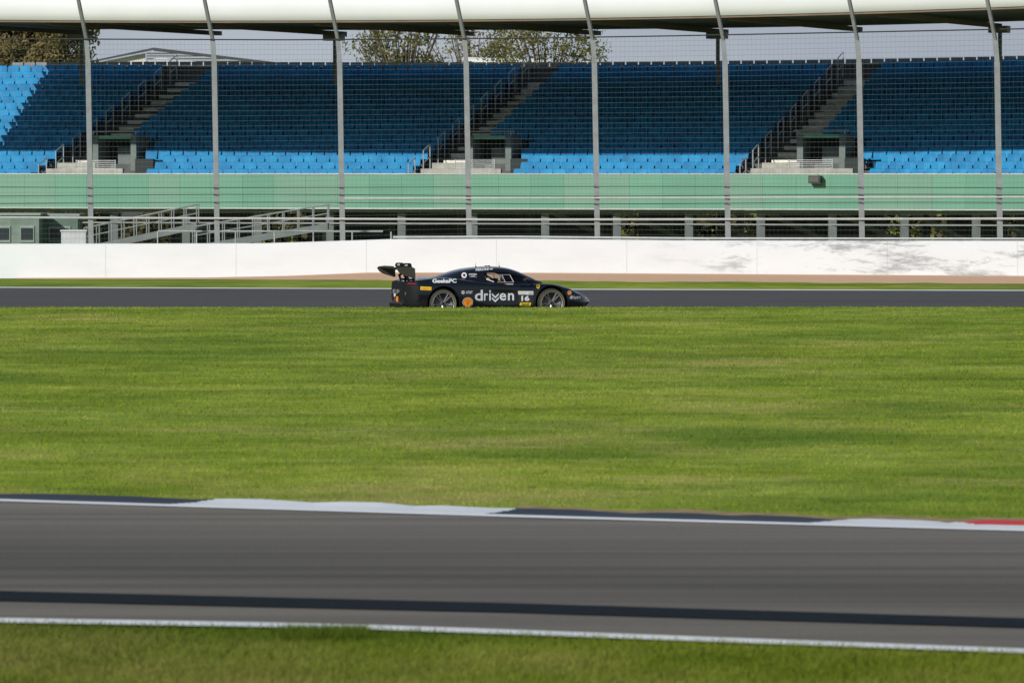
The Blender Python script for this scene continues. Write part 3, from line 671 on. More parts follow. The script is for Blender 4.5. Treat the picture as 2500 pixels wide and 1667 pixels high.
def evaluated(o):
    dg = bpy.context.evaluated_depsgraph_get(); me = bpy.data.meshes.new_from_object(o.evaluated_get(dg)); return me
HT = [  # x, half width, fender z, centre deck z, bottom z, mid pinch
 (-.86, .42, .835, .845, .30, 1), (-.84, .60, .835, .85, .28, 1), (-.78, .76, .845, .86, .25, 1), (-.70, .87, .855, .865, .22, 1), (-.60, .945, .875, .87, .19, 1), (-.45, .97, .895, .875, .16, 1),
 (-.2, .985, .925, .885, .12, 1), (.1, .99, .932, .89, .10, 1), (.35, .985, .915, .885, .09, .99), (.6, .97, .88, .86, .09, .98), (.85, .955, .845, .82, .09, .955),
 (1.2, .94, .805, .79, .09, .93), (1.6, .935, .785, .785, .09, .93), (2.0, .94, .78, .785, .09, .945), (2.3, .955, .785, .785, .09, .97), (2.55, .962, .787, .765, .09, 1), (2.75, .955, .762, .725, .09, 1),
 (2.95, .945, .71, .665, .09, 1), (3.15, .92, .640, .60, .10, 1), (3.35, .84, .555, .525, .13, 1), (3.49, .69, .495, .475, .17, 1), (3.60, .53, .450, .445, .22, 1), (3.68, .36, .423, .425, .29, 1), (3.73, .20, .407, .41, .345, 1)]
hv = []; ring = []
for (x, w, zf, zc, zb, pin) in HT:
    hmid = zb + (zf - zb) * .35; h2 = zb + (zf - zb) * .68
    half = [(0, zb), (w * .82, zb), (w * .965, zb + .03), (w * (.5 + .5 * pin), hmid), (w * pin, h2), (w * .955, zf - .055), (w * .86, zf - .004), (w * .70, zf), (w * .50, (zc + zf) / 2 - .004), (0, zc)]
    full = half + [(-y, z) for y, z in reversed(half[1:-1])]
    ring.append([(x, y, z) for y, z in full])
nr = len(ring[0]); hv = [p for r_ in ring for p in r_]; hf = []
for i in range(len(ring) - 1):
    for j in range(nr): hf.append((i * nr + j, i * nr + (j + 1) % nr, (i + 1) * nr + (j + 1) % nr, (i + 1) * nr + j))
hf.append(tuple(reversed(range(nr)))); hf.append(tuple(range((len(ring) - 1) * nr, len(ring) * nr)))
hull = mesh('hull_tmp', hv, hf, M_paint, smooth=True); hull.data.materials.append(M_blk)
bm = bmesh.new(); bm.from_mesh(hull.data); bmesh.ops.recalc_face_normals(bm, faces=bm.faces); bm.to_mesh(hull.data); bm.free()
sb = hull.modifiers.new('s', 'SUBSURF'); sb.levels = 2; sb.render_levels = 2
cuts = []
def cutter(fn):
    q = MB(); fn(q); o = q.build('cut_tmp', M_blk); cuts.append(o)
    bmc = bmesh.new(); bmc.from_mesh(o.data); bmesh.ops.recalc_face_normals(bmc, faces=bmc.faces); bmc.to_mesh(o.data); bmc.free()
    b = hull.modifiers.new('b', 'BOOLEAN'); b.operation = 'DIFFERENCE'; b.object = o; b.solver = 'EXACT'
for ax in (0, 2.6):
    for s in (-1, 1): cutter(lambda q: q.tube((ax, s * .60, .345), (ax, s * 1.2, .345), .385, .395, 48))
for s in (-1, 1):
    cutter(lambda q: q.prism([(3.62, .15), (3.9, .15), (3.9, .35), (3.50, .33), (3.44, .17)], s * .25, s * .9, lambda u, w, a: Vector((u, a, w))))    # nose intake
hm = evaluated(hull)
# greenhouse
GT = [  # x, base half w, base z, roof half w, roof z
 (-.15, .50, .84, .30, .895), (.10, .56, .85, .32, .955), (.35, .62, .85, .36, 1.04), (.62, .69, .83, .42, 1.115), (.85, .745, .80, .47, 1.145), (1.06, .785, .775, .50, 1.163), (1.32, .80, .765, .52, 1.178), (1.58, .80, .765, .52, 1.168),
 (1.80, .79, .765, .50, 1.128), (2.0, .765, .765, .49, 1.053), (2.2, .72, .765, .47, .968), (2.4, .62, .765, .42, .880), (2.56, .50, .765, .34, .805), (2.66, .40, .755, .28, .762)]
gv = []; gf = []; gmi = []
for (x, wb, zb, wr, z) in GT:
    def at(t, bulge=0): return (wb + (wr - wb) * t + bulge, zb + (z - .035 - zb) * t)
    half = [at(0), at(.14, .02), at(.45, .03), at(.76, .025), at(1.0, .0), (wr * .6, z - .008), (0, z)]
    full = half + [(-y, zz) for y, zz in reversed(half[:-1])]; gv += [(x, y, zz) for y, zz in full]
ng = 13
for i in range(len(GT) - 1):
    for j in range(ng - 1):
        x0, x1 = GT[i][0], GT[i + 1][0]; jj = min(j, ng - 2 - j); mi_ = 0
        if jj in (1, 2) and x0 >= 1.0 and x1 <= 2.45: mi_ = 1
        if jj == 1 and i == 4: mi_ = 0
        if jj in (4, 5) and x0 >= 1.75 and x1 <= 2.6: mi_ = 2
        gf.append((i * ng + j, i * ng + j + 1, (i + 1) * ng + j + 1, (i + 1) * ng + j)); gmi.append(mi_)
gh = mesh('green_tmp', gv, gf, mats=[M_paint, M_glass, M_glass], mi=gmi, smooth=True)
bm = bmesh.new(); bm.from_mesh(gh.data); bmesh.ops.recalc_face_normals(bm, faces=bm.faces)
if sum(f.normal.z for f in bm.faces) < 0: bmesh.ops.reverse_faces(bm, faces=bm.faces)
bm.to_mesh(gh.data); bm.free()
sb = gh.modifiers.new('s', 'SUBSURF'); sb.levels = 2; sb.render_levels = 2
gm = evaluated(gh)
def split_by(me, idx):
    bm = bmesh.new(); bm.from_mesh(me); bmesh.ops.delete(bm, geom=[f for f in bm.faces if f.material_index not in idx], context='FACES')
    for f in bm.faces: f.material_index = 0
    return bm
bm = split_by(gm, (0,)); gm0 = bpy.data.meshes.new('t'); bm.to_mesh(gm0); bm.free()
# give the cabin shell thickness
bm = bmesh.new(); bm.from_mesh(hm); n_h = len(bm.faces)
bm2 = bmesh.new(); bm2.from_mesh(gm0); bmesh.ops.solidify(bm2, geom=bm2.faces[:], thickness=.022); tmp = bpy.data.meshes.new('t2'); bm2.to_mesh(tmp); bm2.free()
bm.from_mesh(tmp)
for f in bm.faces: f.smooth = True
bodyme = bpy.data.meshes.new('body'); bm.to_mesh(bodyme); bm.free()
bodyme.materials.clear(); bodyme.materials.append(M_paint); bodyme.materials.append(M_blk)
bx0 = [p for p in bodyme.polygons]
for p in bx0:
    c = p.center; n_ = p.normal
    wellr = min(math.hypot(c.x, c.z - .345), math.hypot(c.x - 2.6, c.z - .345))
    if (wellr < .40 and abs(c.y) < .985 and abs(c.y) > .58 and wellr < .394 ): p.material_index = 1
    elif c.x < -.60 and n_.x < -.35 and .42 < c.z < .845: p.material_index = 1
    elif c.x < -.40 and c.z < .40: p.material_index = 1
    elif c.z < .17: p.material_index = 1
    else: p.material_index = 0
body = bpy.data.objects.new('body', bodyme); COL.objects.link(body); body.parent = car
try: bodyme.set_sharp_from_angle(angle=R(38))
except Exception: pass
for nm, idx in (('side_window', 1), ('windscreen', 2)):
    sides = (-1, 1) if idx == 1 else (0,)
    for s in sides:
        bm = split_by(gm, (idx,))
        if s: bmesh.ops.delete(bm, geom=[f for f in bm.faces if f.calc_center_median().y * s < 0], context='FACES')
        me = bpy.data.meshes.new(nm); bm.to_mesh(me); bm.free(); me.materials.clear(); me.materials.append(M_glass)
        o = bpy.data.objects.new(nm, me); COL.objects.link(o); o.parent = car
for o in [hull, gh] + cuts: bpy.data.objects.remove(o, do_unlink=True)
bmb = bmesh.new(); bmb.from_mesh(bodyme); bmg = split_by(gm, (0, 1, 2)); t3 = bpy.data.meshes.new('t3'); bmg.to_mesh(t3); bmg.free(); bmb.from_mesh(t3)
BV = BVHTree.FromBMesh(bmb); bmb.free()

# ---- decals: 2-D shapes laid on the body, (x, z) seen square from the side
def decal(name, verts, faces, mat, off=.004, side=-1, axis='y', par=None, sub=0):
    bm = bmesh.new(); vs = [bm.verts.new((a, 0, b)) for a, b in verts]
    for f in faces:
        try: bm.faces.new([vs[i] for i in f])
        except ValueError: pass
    if sub: bmesh.ops.triangulate(bm, faces=bm.faces); bmesh.ops.subdivide_edges(bm, edges=bm.edges, cuts=sub, use_grid_fill=True)
    bad = []
    for v in bm.verts:
        a, b = v.co.x, v.co.z
        if axis == 'y': o_, d_ = Vector((a, side * 3, b)), Vector((0, -side, 0))
        else: o_, d_ = Vector((-4, a, b)), Vector((1, 0, 0))
        h, n_, _, _ = BV.ray_cast(o_, d_)
        if axis == 'y':
            for _k in range(3):
                if h is None: break
                h, n_, _, _ = BV.ray_cast(Vector((a + (.95 - abs(h.y)) * .2867, side * 3, b)), d_)
        if h is None: bad.append(v); continue
        if n_.dot(d_) > 0: n_ = -n_
        v.co = h + n_ * off
    bmesh.ops.delete(bm, geom=bad, context='VERTS')
    for f in bm.faces:
        if f.normal.dot(Vector((0, side, 0)) if axis == 'y' else Vector((-1, 0, 0))) < 0: f.normal_flip()
    me = bpy.data.meshes.new(name); bm.to_mesh(me); bm.free(); me.materials.append(mat)
    o = bpy.data.objects.new(name, me); COL.objects.link(o); o.parent = par or car; return o
def text2d(s, x0, x1, z0, z1, bold=.0, shear=0, rise=0, mirror=False):
    cu = bpy.data.curves.new('t', 'FONT'); cu.body = s; cu.size = 1; cu.offset = bold; cu.shear = shear; cu.resolution_u = 3
    o = bpy.data.objects.new('t', cu); COL.objects.link(o); dg = bpy.context.evaluated_depsgraph_get(); me = bpy.data.meshes.new_from_object(o.evaluated_get(dg))
    vs = [v.co.copy() for v in me.vertices]; fs = [tuple(p.vertices) for p in me.polygons]; bpy.data.objects.remove(o, do_unlink=True)
    a0, a1 = min(v.x for v in vs), max(v.x for v in vs); b0, b1 = min(v.y for v in vs), max(v.y for v in vs)
    out = []
    for v in vs:
        u = (v.x - a0) / (a1 - a0); w = (v.y - b0) / (b1 - b0); u2 = 1 - u if mirror else u
        out.append((x0 + (x1 - x0) * u2, z0 + (z1 - z0) * w + rise * u))
    return out, fs
D_w = new_mat('decal_white', (.62, .64, .65), .45); D_y = new_mat('decal_yellow', (.75, .55, .015), .45); D_r = new_mat('decal_red', (.55, .02, .02), .45); D_o = new_mat('decal_orange', (.80, .33, .015), .45)
D_k = new_mat('decal_black', (.01, .01, .012), .5); D_g = new_mat('decal_grey', (.35, .36, .38), .45); D_bl = new_mat('decal_dark_panel', (.02, .021, .022), .5)
UX = lambda u: (u / 4.2 - 183) / 102; UZ = lambda v_: (154 - v_ / 4.2) / 106
def lettering(name, s, box, mat=D_w, **k):
    side = k.pop('side', -1); off = k.pop('off', .006)
    v_, f_ = text2d(s, UX(box[0]), UX(box[1]), UZ(box[3]), UZ(box[2]), mirror=(side == 1), **k); return decal(name, v_, f_, mat, off, side, sub=2)
def quad(name, pts, mat, off=.003, side=-1, sub=3): return decal(name, [(UX(a), UZ(b)) for a, b in pts], [tuple(range(len(pts)))], mat, off, side, sub=sub)
def disc(name, u, v_, ru, mat, off, side=-1, par=None, n=28):
    c = (UX(u), UZ(v_)); r = ru / 4.2 / 104; return decal(name, [(c[0], c[1])] + [(c[0] + r * math.cos(2 * math.pi * k / n), c[1] + r * math.sin(2 * math.pi * k / n)) for k in range(n)], [(0, k + 1, (k + 1) % n + 1) for k in range(n)], mat, off, side, par=par)
def merge(objs, name, mats):
    """join decal meshes into one part"""
    bm = bmesh.new(); bmi = []
    for o in objs:
        n0 = len(bm.faces); bm.from_mesh(o.data); bm.faces.ensure_lookup_table()
        for f in bm.faces[n0:]: f.material_index = mats.index(o.data.materials[0])
    me = bpy.data.meshes.new(name); bm.to_mesh(me); bm.free()
    for m_ in mats: me.materials.append(m_)
    for o in objs: bpy.data.objects.remove(o, do_unlink=True)
    o = bpy.data.objects.new(name, me); COL.objects.link(o); o.parent = car; return o
def big_word(u0, u1, v0, v1, side=-1, thick=.016):
    """d r i (two chevrons) e n"""
    W_ = u1 - u0; H_ = v1 - v0; xh = v0 + H_ * .30; bs = v0 + H_ * .93; P_ = []
    for s, a, b, top in (('d', 0, .205, v0), ('r', .235, .335, xh), ('i', .365, .41, v0 + H_ * .03), ('e', .63, .80, xh), ('n', .845, 1.0, xh)):
        P_.append(lettering('t', s, (u0 + W_ * a, u0 + W_ * b, top, bs), bold=thick, side=side))
    c0, c1 = u0 + W_ * .435, u0 + W_ * .61; cm = (c0 + c1) / 2; t = H_ * .17
    for dv in (0, H_ * .34):
        y0 = xh + dv - H_ * .02
        P_.append(quad('t', [(c0, y0), (cm, y0 + H_ * .30), (cm, y0 + H_ * .30 + t), (c0, y0 + t)], D_w, .004, side, 1)); P_.append(quad('t', [(c1, y0), (c1, y0 + t), (cm, y0 + H_ * .30 + t), (cm, y0 + H_ * .30)], D_w, .004, side, 1))
    return merge(P_, 'sponsor_lettering', [D_w])
def shell(u, v_, w, side=-1):
    def fan(sc, dz=0):
        pts = []
        for k in range(29):
            a = R(-38 + k * (256 / 28)); lob = 1 + .035 * abs(math.sin(a * 3.5)); pts.append((u + math.cos(a) * w / 2 * sc * lob, v_ - 2 - math.sin(a) * w * .46 * sc * lob))
        b = v_ + w * .46 * sc
        return pts + [(u - w * .17 * sc - w * .1, b - w * .12 * sc), (u - w * .22 * sc, b), (u + w * .22 * sc, b), (u + w * .17 * sc + w * .1, b - w * .12 * sc)]
    P_ = [quad('t', fan(1.0), D_w, .003, side, 0), quad('t', fan(.91), D_r, .005, side, 0), quad('t', fan(.80), D_o, .007, side, 0)]
    for k in range(-3, 4):
        a = R(90 + k * 21); x1, y1 = u + math.cos(a) * w * .37, v_ - math.sin(a) * w * .35; x0, y0 = u + k * w * .02, v_ + w * .30; t = w * .014
        P_.append(quad('t', [(x0 - t * .4, y0), (x1 - t, y1), (x1 + t, y1), (x0 + t * .4, y0)], D_r, .009, side, 0))
    return merge(P_, 'fuel_emblem', [D_w, D_r, D_o])
for sd in (-1, 1):
    big_word(1087, 1490, 360, 478, sd)
    merge([lettering('t', 'AT&T', (996, 1064, 370, 398), bold=.02, side=sd), disc('t', 968, 384, 18, D_w, .004, sd)] + [quad('t', [(952 + a, 384 + b), (983, 384 + b), (983, 386.5 + b), (952 + a, 386.5 + b)], D_k, .006, sd, 1) for a, b in ((3, -10), (0, -3), (2, 6))], 'sponsor_lettering', [D_w, D_k])
    shell(1015, 487, 104, sd)
    lettering('sponsor_lettering', 'GeekaPC', (653, 900, 246, 287), bold=.045, rise=0, side=sd)
    merge([quad('t', [(533, 322), (645, 327), (643, 362), (532, 356)], D_y, .003, sd, 3), lettering('t', 'PIRELLI', (541, 636, 332, 354), D_r, bold=.01, side=sd, off=.005)], 'sponsor_plate', [D_y, D_r])
    merge([lettering('t', 'PERONI', (1097, 1228, 147, 171), bold=.035, rise=.018, side=sd), quad('t', [(1236, 147), (1280, 143), (1262, 156), (1244, 157)], D_w, .004, sd, 1)], 'sponsor_lettering', [D_w])
    merge([disc('t', 977, 213, 28, D_w, .003, sd), disc('t', 977, 213, 14, D_k, .005, sd), disc('t', 972, 216, 7, D_r, .007, sd)], 'round_badge', [D_w, D_k, D_r])
    merge([lettering('t', 'SPITFIRE', (1025, 1106, 197, 213), bold=.02, side=sd), lettering('t', 'HOMES', (1046, 1088, 217, 226), bold=.02, side=sd), quad('t', [(1030, 229), (1108, 229), (1108, 231), (1030, 231)], D_w, .004, sd, 2)], 'sponsor_lettering', [D_w])
    merge([quad('t', [(1535, 375), (1688, 380), (1688, 520), (1540, 518)], D_bl, .003, sd, 3), lettering('t', '16', (1566, 1649, 422, 477), bold=.04, side=sd, off=.006)], 'race_number', [D_bl, D_w])
    merge([quad('t', [(1531, 374), (1689, 377), (1689, 413), (1534, 410)], D_w, .006, sd, 3), disc('t', 1551, 394, 9, D_y, .008, sd), quad('t', [(1566, 390), (1626, 391), (1626, 394), (1566, 393)], D_g, .008, sd, 1), quad('t', [(1566, 400), (1616, 401), (1616, 403), (1566, 402)], D_g, .008, sd, 1), quad('t', [(1640, 388), (1682, 389), (1682, 408), (1640, 407)], D_g, .008, sd, 1)], 'series_panel', [D_w, D_y, D_g])
    merge([quad('t', [(1555, 492), (1666, 494), (1658, 525), (1547, 522)], D_y, .004, sd, 3), lettering('t', 'Sabelt', (1563, 1650, 496, 520), D_k, bold=.02, shear=.3, side=sd, off=.007)], 'sponsor_plate', [D_y, D_k])
    merge([quad('t', [(1718, 318), (1727, 314), (1746, 314), (1756, 318), (1754, 338), (1738, 354), (1722, 338)], D_y, .004, sd, 0)] + [quad('t', q_, D_k, .007, sd, 0) for q_ in ([(1735, 322), (1741, 321), (1742, 329), (1736, 330)], [(1731, 329), (1744, 328), (1741, 333), (1733, 335)], [(1734, 334), (1740, 334), (1737, 345), (1733, 343)], [(1729, 320), (1732, 320), (1733, 331), (1731, 331)])], 'shield_emblem', [D_y, D_k])
    merge([lettering('t', 'SPITFIRE', (1982, 2042, 323, 336), D_g, bold=.01, side=sd), lettering('t', 'HOMES', (2002, 2036, 339, 347), D_g, side=sd)], 'sponsor_lettering', [D_g])
    shell(2063, 397, 44, sd); big_word(2066, 2178, 421, 460, sd, .02)
    quad('sponsor_plate', [(2180, 420), (2215, 424), (2232, 446), (2196, 450)], D_o, .004, sd, 1)
    merge([quad('t', [(1391, 296), (1408, 296), (1408, 307), (1391, 307)], D_r, .004, sd, 1), quad('t', [(1411, 298), (1418, 297.5), (1419, 308), (1412, 308)], D_w, .004, sd, 1)] + [quad('t', [(1421 + 9 * k, 300 - (k % 2)), (1428 + 9 * k, 300), (1429 + 9 * k, 309), (1421 + 9 * k, 309)], D_w, .004, sd, 1) for k in range(7)], 'driver_name', [D_r, D_w])
# panel seams on the side
def seam(pts, side=-1, w=2.2):
    o = []
    for a, b in zip(pts, pts[1:]):
        d = Vector((b[0] - a[0], b[1] - a[1])); n_ = Vector((-d.y, d.x)).normalized() * w / 2; m1 = [(a[0] + n_.x, a[1] + n_.y), (b[0] + n_.x, b[1] + n_.y), (b[0] - n_.x, b[1] - n_.y), (a[0] - n_.x, a[1] - n_.y)]; o.append(quad('t', m1, M_blk, .0035, side, 2))
    return merge(o, 'door_seam', [M_blk])
for sd in (-1, 1): seam([(1150, 300), (1120, 350), (1085, 430), (1075, 520)], sd); seam([(1590, 300), (1520, 420), (1500, 520)], sd)

# ---- wheels
def wheel(x, s):
    e = empty('wheel', (x, s * .815, .335)); e.parent = car; R0 = .335
    def lathe(prof_, n=56):
        q = MB(); m_ = len(prof_); v = []
        for k in range(n):
            a = 2 * math.pi * k / n
            for r_, y in prof_: v.append((r_ * math.cos(a), s * y, r_ * math.sin(a)))
        f = [(k * m_ + j, ((k + 1) % n) * m_ + j, ((k + 1) % n) * m_ + j + 1, k * m_ + j + 1) for k in range(n) for j in range(m_ - 1)]
        return q.add(v, f)
    lathe([(.262, -.13), (.31, -.15), (.33, -.125), (R0, -.08), (R0, .08), (.33, .125), (.31, .145), (.285, .15), (.264, .143), (.258, .12)]).build('tyre', M_rub, e, smooth=True)
    lathe([(.296, .151), (.279, .1535), (.278, .150), (.296, .147)]).build('tyre_ring', M_ring, e, smooth=True)
    rm_ = lathe([(.262, .141), (.256, .146), (.245, .138), (.240, .11)]).build('rim', M_lip, e, smooth=True); lathe([(.240, .11), (.236, -.10), (.255, -.13)]).build('barrel', M_blk, e, smooth=True)
    q = lathe([(.238, .05), (.235, .035), (.19, .045), (.19, .03), (.05, .03)]); q.build('brake_disc', M_disc, e, smooth=True)
    q = MB()
    for k in range(10):
        a = 2 * math.pi * (k + .22 * (1 if k % 2 else -1)) / 10; q.bar((.05 * math.cos(a), s * .075, .05 * math.sin(a)), (.243 * math.cos(a), s * .122, .243 * math.sin(a)), .022, .020)
    q.tube((0, s * .03, 0), (0, s * .095, 0), .062, .055, 20); q.build('spoke_set', M_rim, e)
    q = MB(); q.tube((0, s * .095, 0), (0, s * .125, 0), .030, .024, 6); q.build('wheel_nut', M_blk, e)
for x in (0, 2.6):
    for s in (-1, 1): wheel(x, s)

# windscreen picks up more sky than the side glass
M_ws = M_glass.copy(); M_ws.name = 'windscreen_glass'; n2 = M_ws.node_tree.nodes; ms2 = [n for n in n2 if n.type == 'MIX_SHADER'][0]; f2_ = [n for n in n2 if n.type == 'FRESNEL'][0]; ad = n2.new('ShaderNodeMath'); ad.inputs[1].default_value = .5; ad.use_clamp = True; M_ws.node_tree.links.new(f2_.outputs[0], ad.inputs[0]); M_ws.node_tree.links.new(ad.outputs[0], ms2.inputs[0])
for o in car.children:
    if o.name.startswith('windscreen'): o.data.materials[0] = M_ws
# ---- rear wing
def wing_plate(s):
    poly = [(-1.10, 1.135), (-1.06, 1.165), (-.92, 1.183), (-.72, 1.172), (-.665, 1.14), (-.655, .925), (-.69, .915), (-.96, 1.00), (-1.05, 1.055)]
    return MB().prism(poly, s * .885, s * .905, lambda u, w, a: Vector((u, a, w)))
for s in (-1, 1): wing_plate(s).build('end_plate', M_wing, car)
prof_w = [(-1.06, 1.150), (-1.0, 1.128), (-.88, 1.100), (-.76, 1.098), (-.70, 1.115), (-.69, 1.13), (-.72, 1.142), (-.84, 1.135), (-.98, 1.150), (-1.065, 1.172)]
q = MB(); q.prism(prof_w, -.884, .884, lambda u, w, a: Vector((u, a, w))); q.build('rear_wing', M_wing, car)
q_ = [(-.50, .86), (-.62, .86), (-.665, .98), (-.69, 1.10), (-.735, 1.13), (-.80, 1.142), (-.82, 1.20), (-.79, 1.245), (-.66, 1.25), (-.60, 1.235), (-.575, 1.16), (-.56, 1.0)]
for s in (-1, 1):
    pl = MB().prism([(-.78, 1.14), (-.815, 1.20), (-.79, 1.25), (-.765, 1.26), (-.63, 1.258), (-.605, 1.235), (-.585, 1.14), (-.57, 1.0), (-.50, .86), (-.56, .86), (-.635, 1.0), (-.66, 1.10), (-.70, 1.14)], s * .34, s * .352, lambda u, w, a: Vector((u, a, w))); pyl = pl.build('wing_pylon', M_blk, car)
    MB().prism([(-.52, .86), (-.70, .86), (-.74, .98), (-.62, 1.06), (-.62, 1.0), (-.68, .955), (-.66, .90), (-.54, .90)], s * .335, s * .357, lambda u, w, a: Vector((u, a, w))).build('brace', M_blk, pyl)
    v_, f_ = text2d('AM', -.77, -.70, 1.19, 1.235, bold=.03)
    bm = bmesh.new(); vs = [bm.verts.new((a, s * .34 - .004 if s > 0 else -.356, b)) for a, b in v_]
    for f in f_:
        try: bm.faces.new([vs[i] for i in f])
        except ValueError: pass
    me = bpy.data.meshes.new('mark'); bm.to_mesh(me); bm.free(); me.materials.append(D_w); o = bpy.data.objects.new('mark', me); COL.objects.link(o); o.parent = pyl
# ---- tail: dark panel is part of the body; lights, badge, hook, exhausts, diffuser
for s in (-1, 1):
    q = MB(); pts = []
    for k in range(7):
        a = .12 + k / 6 * .75; x = -.60 - .21 * a; y = s * (.945 - .25 * a ** 1.25); pts.append(Vector((x - .008, y + s * .008, .79 + .012 * a)))
    for a, b in zip(pts, pts[1:]): q.bar(a, b, .016, .016)
    q.build('tail_light', M_tail, car)
    q = MB(); q.tube((-.80, s * .17, .60), (-.90, s * .17, .60), .05, .055, 18); q.build('exhaust', M_lip, car)
    q = MB(); q.tube((-.76, s * .62, .56), (-.83, s * .62, .56), .045, .045, 16); q.build('vent_ring', M_rim, car)
q = MB(); q.prism([(.06 * math.cos(2 * math.pi * k / 20) , .5 + .045 * math.sin(2 * math.pi * k / 20)) for k in range(20)], -.93, -.915, lambda u, w, a: Vector((a, u - .05, w + .02))); q.build('round_badge', D_w, car)
q = MB(); q.box((-.91, -.22, .43), (.03, .06, .12)); q.build('tow_strap', D_o, car)
q = MB(); q.box((-.90, -.02, .42), (.03, .10, .05)); q.build('rain_light', M_tail, car)
q = MB(); q.prism([(-.50, .30), (-.80, .40), (-.885, .36), (-.885, .32), (-.80, .33), (-.55, .22)], -.56, .56, lambda u, w, a: Vector((u, a, w))); q.build('rear_bumper', M_carb, car)
df = MB(); df.prism([(-.45, .09), (-.87, .27), (-.875, .29), (-.45, .12)], -.50, .50, lambda u, w, a: Vector((u, a, w))); dfo = df.build('diffuser', M_carb, car)
for y in (-.50, -.33, -.16, 0, .16, .33, .50):
    MB().prism([(-.45, .08), (-.88, .14), (-.91, .32), (-.86, .335), (-.75, .24), (-.45, .12)], y - .006, y + .006, lambda u, w, a: Vector((u, a, w))).build('fin', M_carb, dfo)
# ---- front: splitter, headlights, mirrors, wipers, antennas, roof parts, side skirts
q = MB(); q.prism([(3.05, -.93), (3.33, -.85), (3.53, -.66), (3.68, -.4), (3.75, 0), (3.68, .4), (3.53, .66), (3.33, .85), (3.05, .93)], .075, .09, lambda u, w, a: Vector((u, w, a))); q.build('splitter', M_carb, car)
for s in (-1, 1):
    decal('headlight', [(UX(a), UZ(b)) for a, b in ((2082, 368), (2120, 376), (2175, 406), (2222, 436), (2182, 420), (2130, 402))], [(0, 1, 2, 3, 4, 5)], M_lamp, .004, s, sub=2)
    q = MB(); q.prism([(.45, .10), (2.15, .10), (2.15, .135), (.45, .135)], s * .93, s * .975, lambda u, w, a: Vector((u, a, w))); q.build('side_skirt', M_carb, car)
    me_ = MB(); c = Vector((1.98, s * .965, .86)); v = []
    for k in range(6):
        xx = (-.085, -.07, -.03, .02, .06, .08)[k]; r_ = (.0, .85, 1, .95, .7, .1)[k]
        for j in range(12):
            a = 2 * math.pi * j / 12; v.append(c + Vector((xx, .085 * r_ * math.cos(a), .048 * r_ * math.sin(a))))
    me_.add(v, [(k * 12 + j, k * 12 + (j + 1) % 12, (k + 1) * 12 + (j + 1) % 12, (k + 1) * 12 + j) for k in range(5) for j in range(12)])
    mo = me_.build('mirror', M_paint, car, smooth=True)
    MB().bar(c + Vector((.02, 0, -.03)), (2.16, s * .88, .755), .03, .018).build('stalk', M_blk, mo)
for x, y, h in ((1.03, -.02, .085), (1.60, .0, .10)):
    q = MB(); q.tube((x, y, 1.15), (x - .01, y, 1.175 + h), .006, .002, 6); q.tube((x, y, 1.14), (x, y, 1.185), .02, .012, 8); q.build('antenna', M_blk, car)
q = MB(); q.box((1.29, .02, 1.181), (.05, .08, .014)); q.box((1.36, .02, 1.180), (.04, .06, .020)); q.build('roof_vent', M_blk, car)
for s in (-1, 1):
    decal('air_intake', [(UX(a), UZ(b)) for a, b in ((845, 176), (880, 160), (930, 153), (968, 160), (930, 176), (880, 184))], [(0, 1, 2, 3, 4, 5)], M_blk, .004, s, sub=2)
    quad('red_marking', [(905, 160), (935, 157), (946, 163), (912, 167)], D_r, .007, s, 1)
q = MB(); q.path([Vector((2.60, .35, .80)), Vector((2.57, .1, .815)), Vector((2.30, .05, .935))], .009, 6); q.build('wiper', M_blk, car)
# ---- cabin: dash, cage, seat, window net frame
M_int = new_mat('cabin_dark', (.012, .013, .018), .7); M_bar = new_mat('cage_bar', (.16, .17, .18), .4, .3)
q = MB(); q.prism([(1.95, .775), (2.5, .775), (2.42, .83), (2.05, .90), (1.93, .87)], -.60, .60, lambda u, w, a: Vector((u, a, w))); q.build('dashboard', M_int, car)
q = MB(); q.prism([(.80, .775), (.99, .775), (1.02, .90), (.99, 1.05), (.92, 1.07), (.80, 1.04)], -.43, .43, lambda u, w, a: Vector((u, a, w))); q.build('bulkhead', M_int, car)
q = MB(); q.path([Vector((1.12, -.66, .78)), Vector((1.14, -.47, 1.10)), Vector((1.14, .47, 1.10)), Vector((1.12, .66, .78))], .02); q.path([Vector((1.14, -.47, 1.10)), Vector((1.78, -.46, 1.07)), Vector((2.2, -.56, .84))], .02); q.path([Vector((1.14, .47, 1.10)), Vector((1.78, .46, 1.07)), Vector((2.2, .56, .84))], .02)
q.path([Vector((1.14, .47, 1.10)), Vector((1.72, .62, .80))], .02); q.build('roll_cage', M_int, car)
st_ = MB()
st_.prism([(1.12, .55), (1.50, .55), (1.50, .66), (1.26, .72), (1.20, .93), (1.12, .99), (1.07, .93)], .12, .56, lambda u, w, a: Vector((u, a, w))); st_.build('driver_seat', M_int, car)
for s in (-1, 1):
    q = MB(); c = [(1.33, .985), (1.66, .985), (1.72, .815), (1.33, .815)]
    def wy(z): return s * (.815 - (z - .79) * .72)
    pts = [Vector((a, wy(b) + s * .012, b)) for a, b in c]
    q.path([pts[0], pts[1]], .007, 6); q.path([pts[1], pts[2], pts[3]], .008, 6); q.path([Vector((1.47, wy(.985) + s * .012, .985)), Vector((1.52, wy(.815) + s * .012, .815))], .007, 6); q.build('window_frame', D_g, car)
    # white printed marks on the lower rear edge of the window
    o = merge([quad('t', [(1205 + 10 * k, 243 + 4.2 * k), (1213 + 10 * k, 246 + 4.2 * k), (1213 + 10 * k, 262 + 3.4 * k), (1205 + 10 * k, 258 + 3.4 * k)], D_w, .006, s, 0) for k in range(8)], 'window_marking', [D_w])

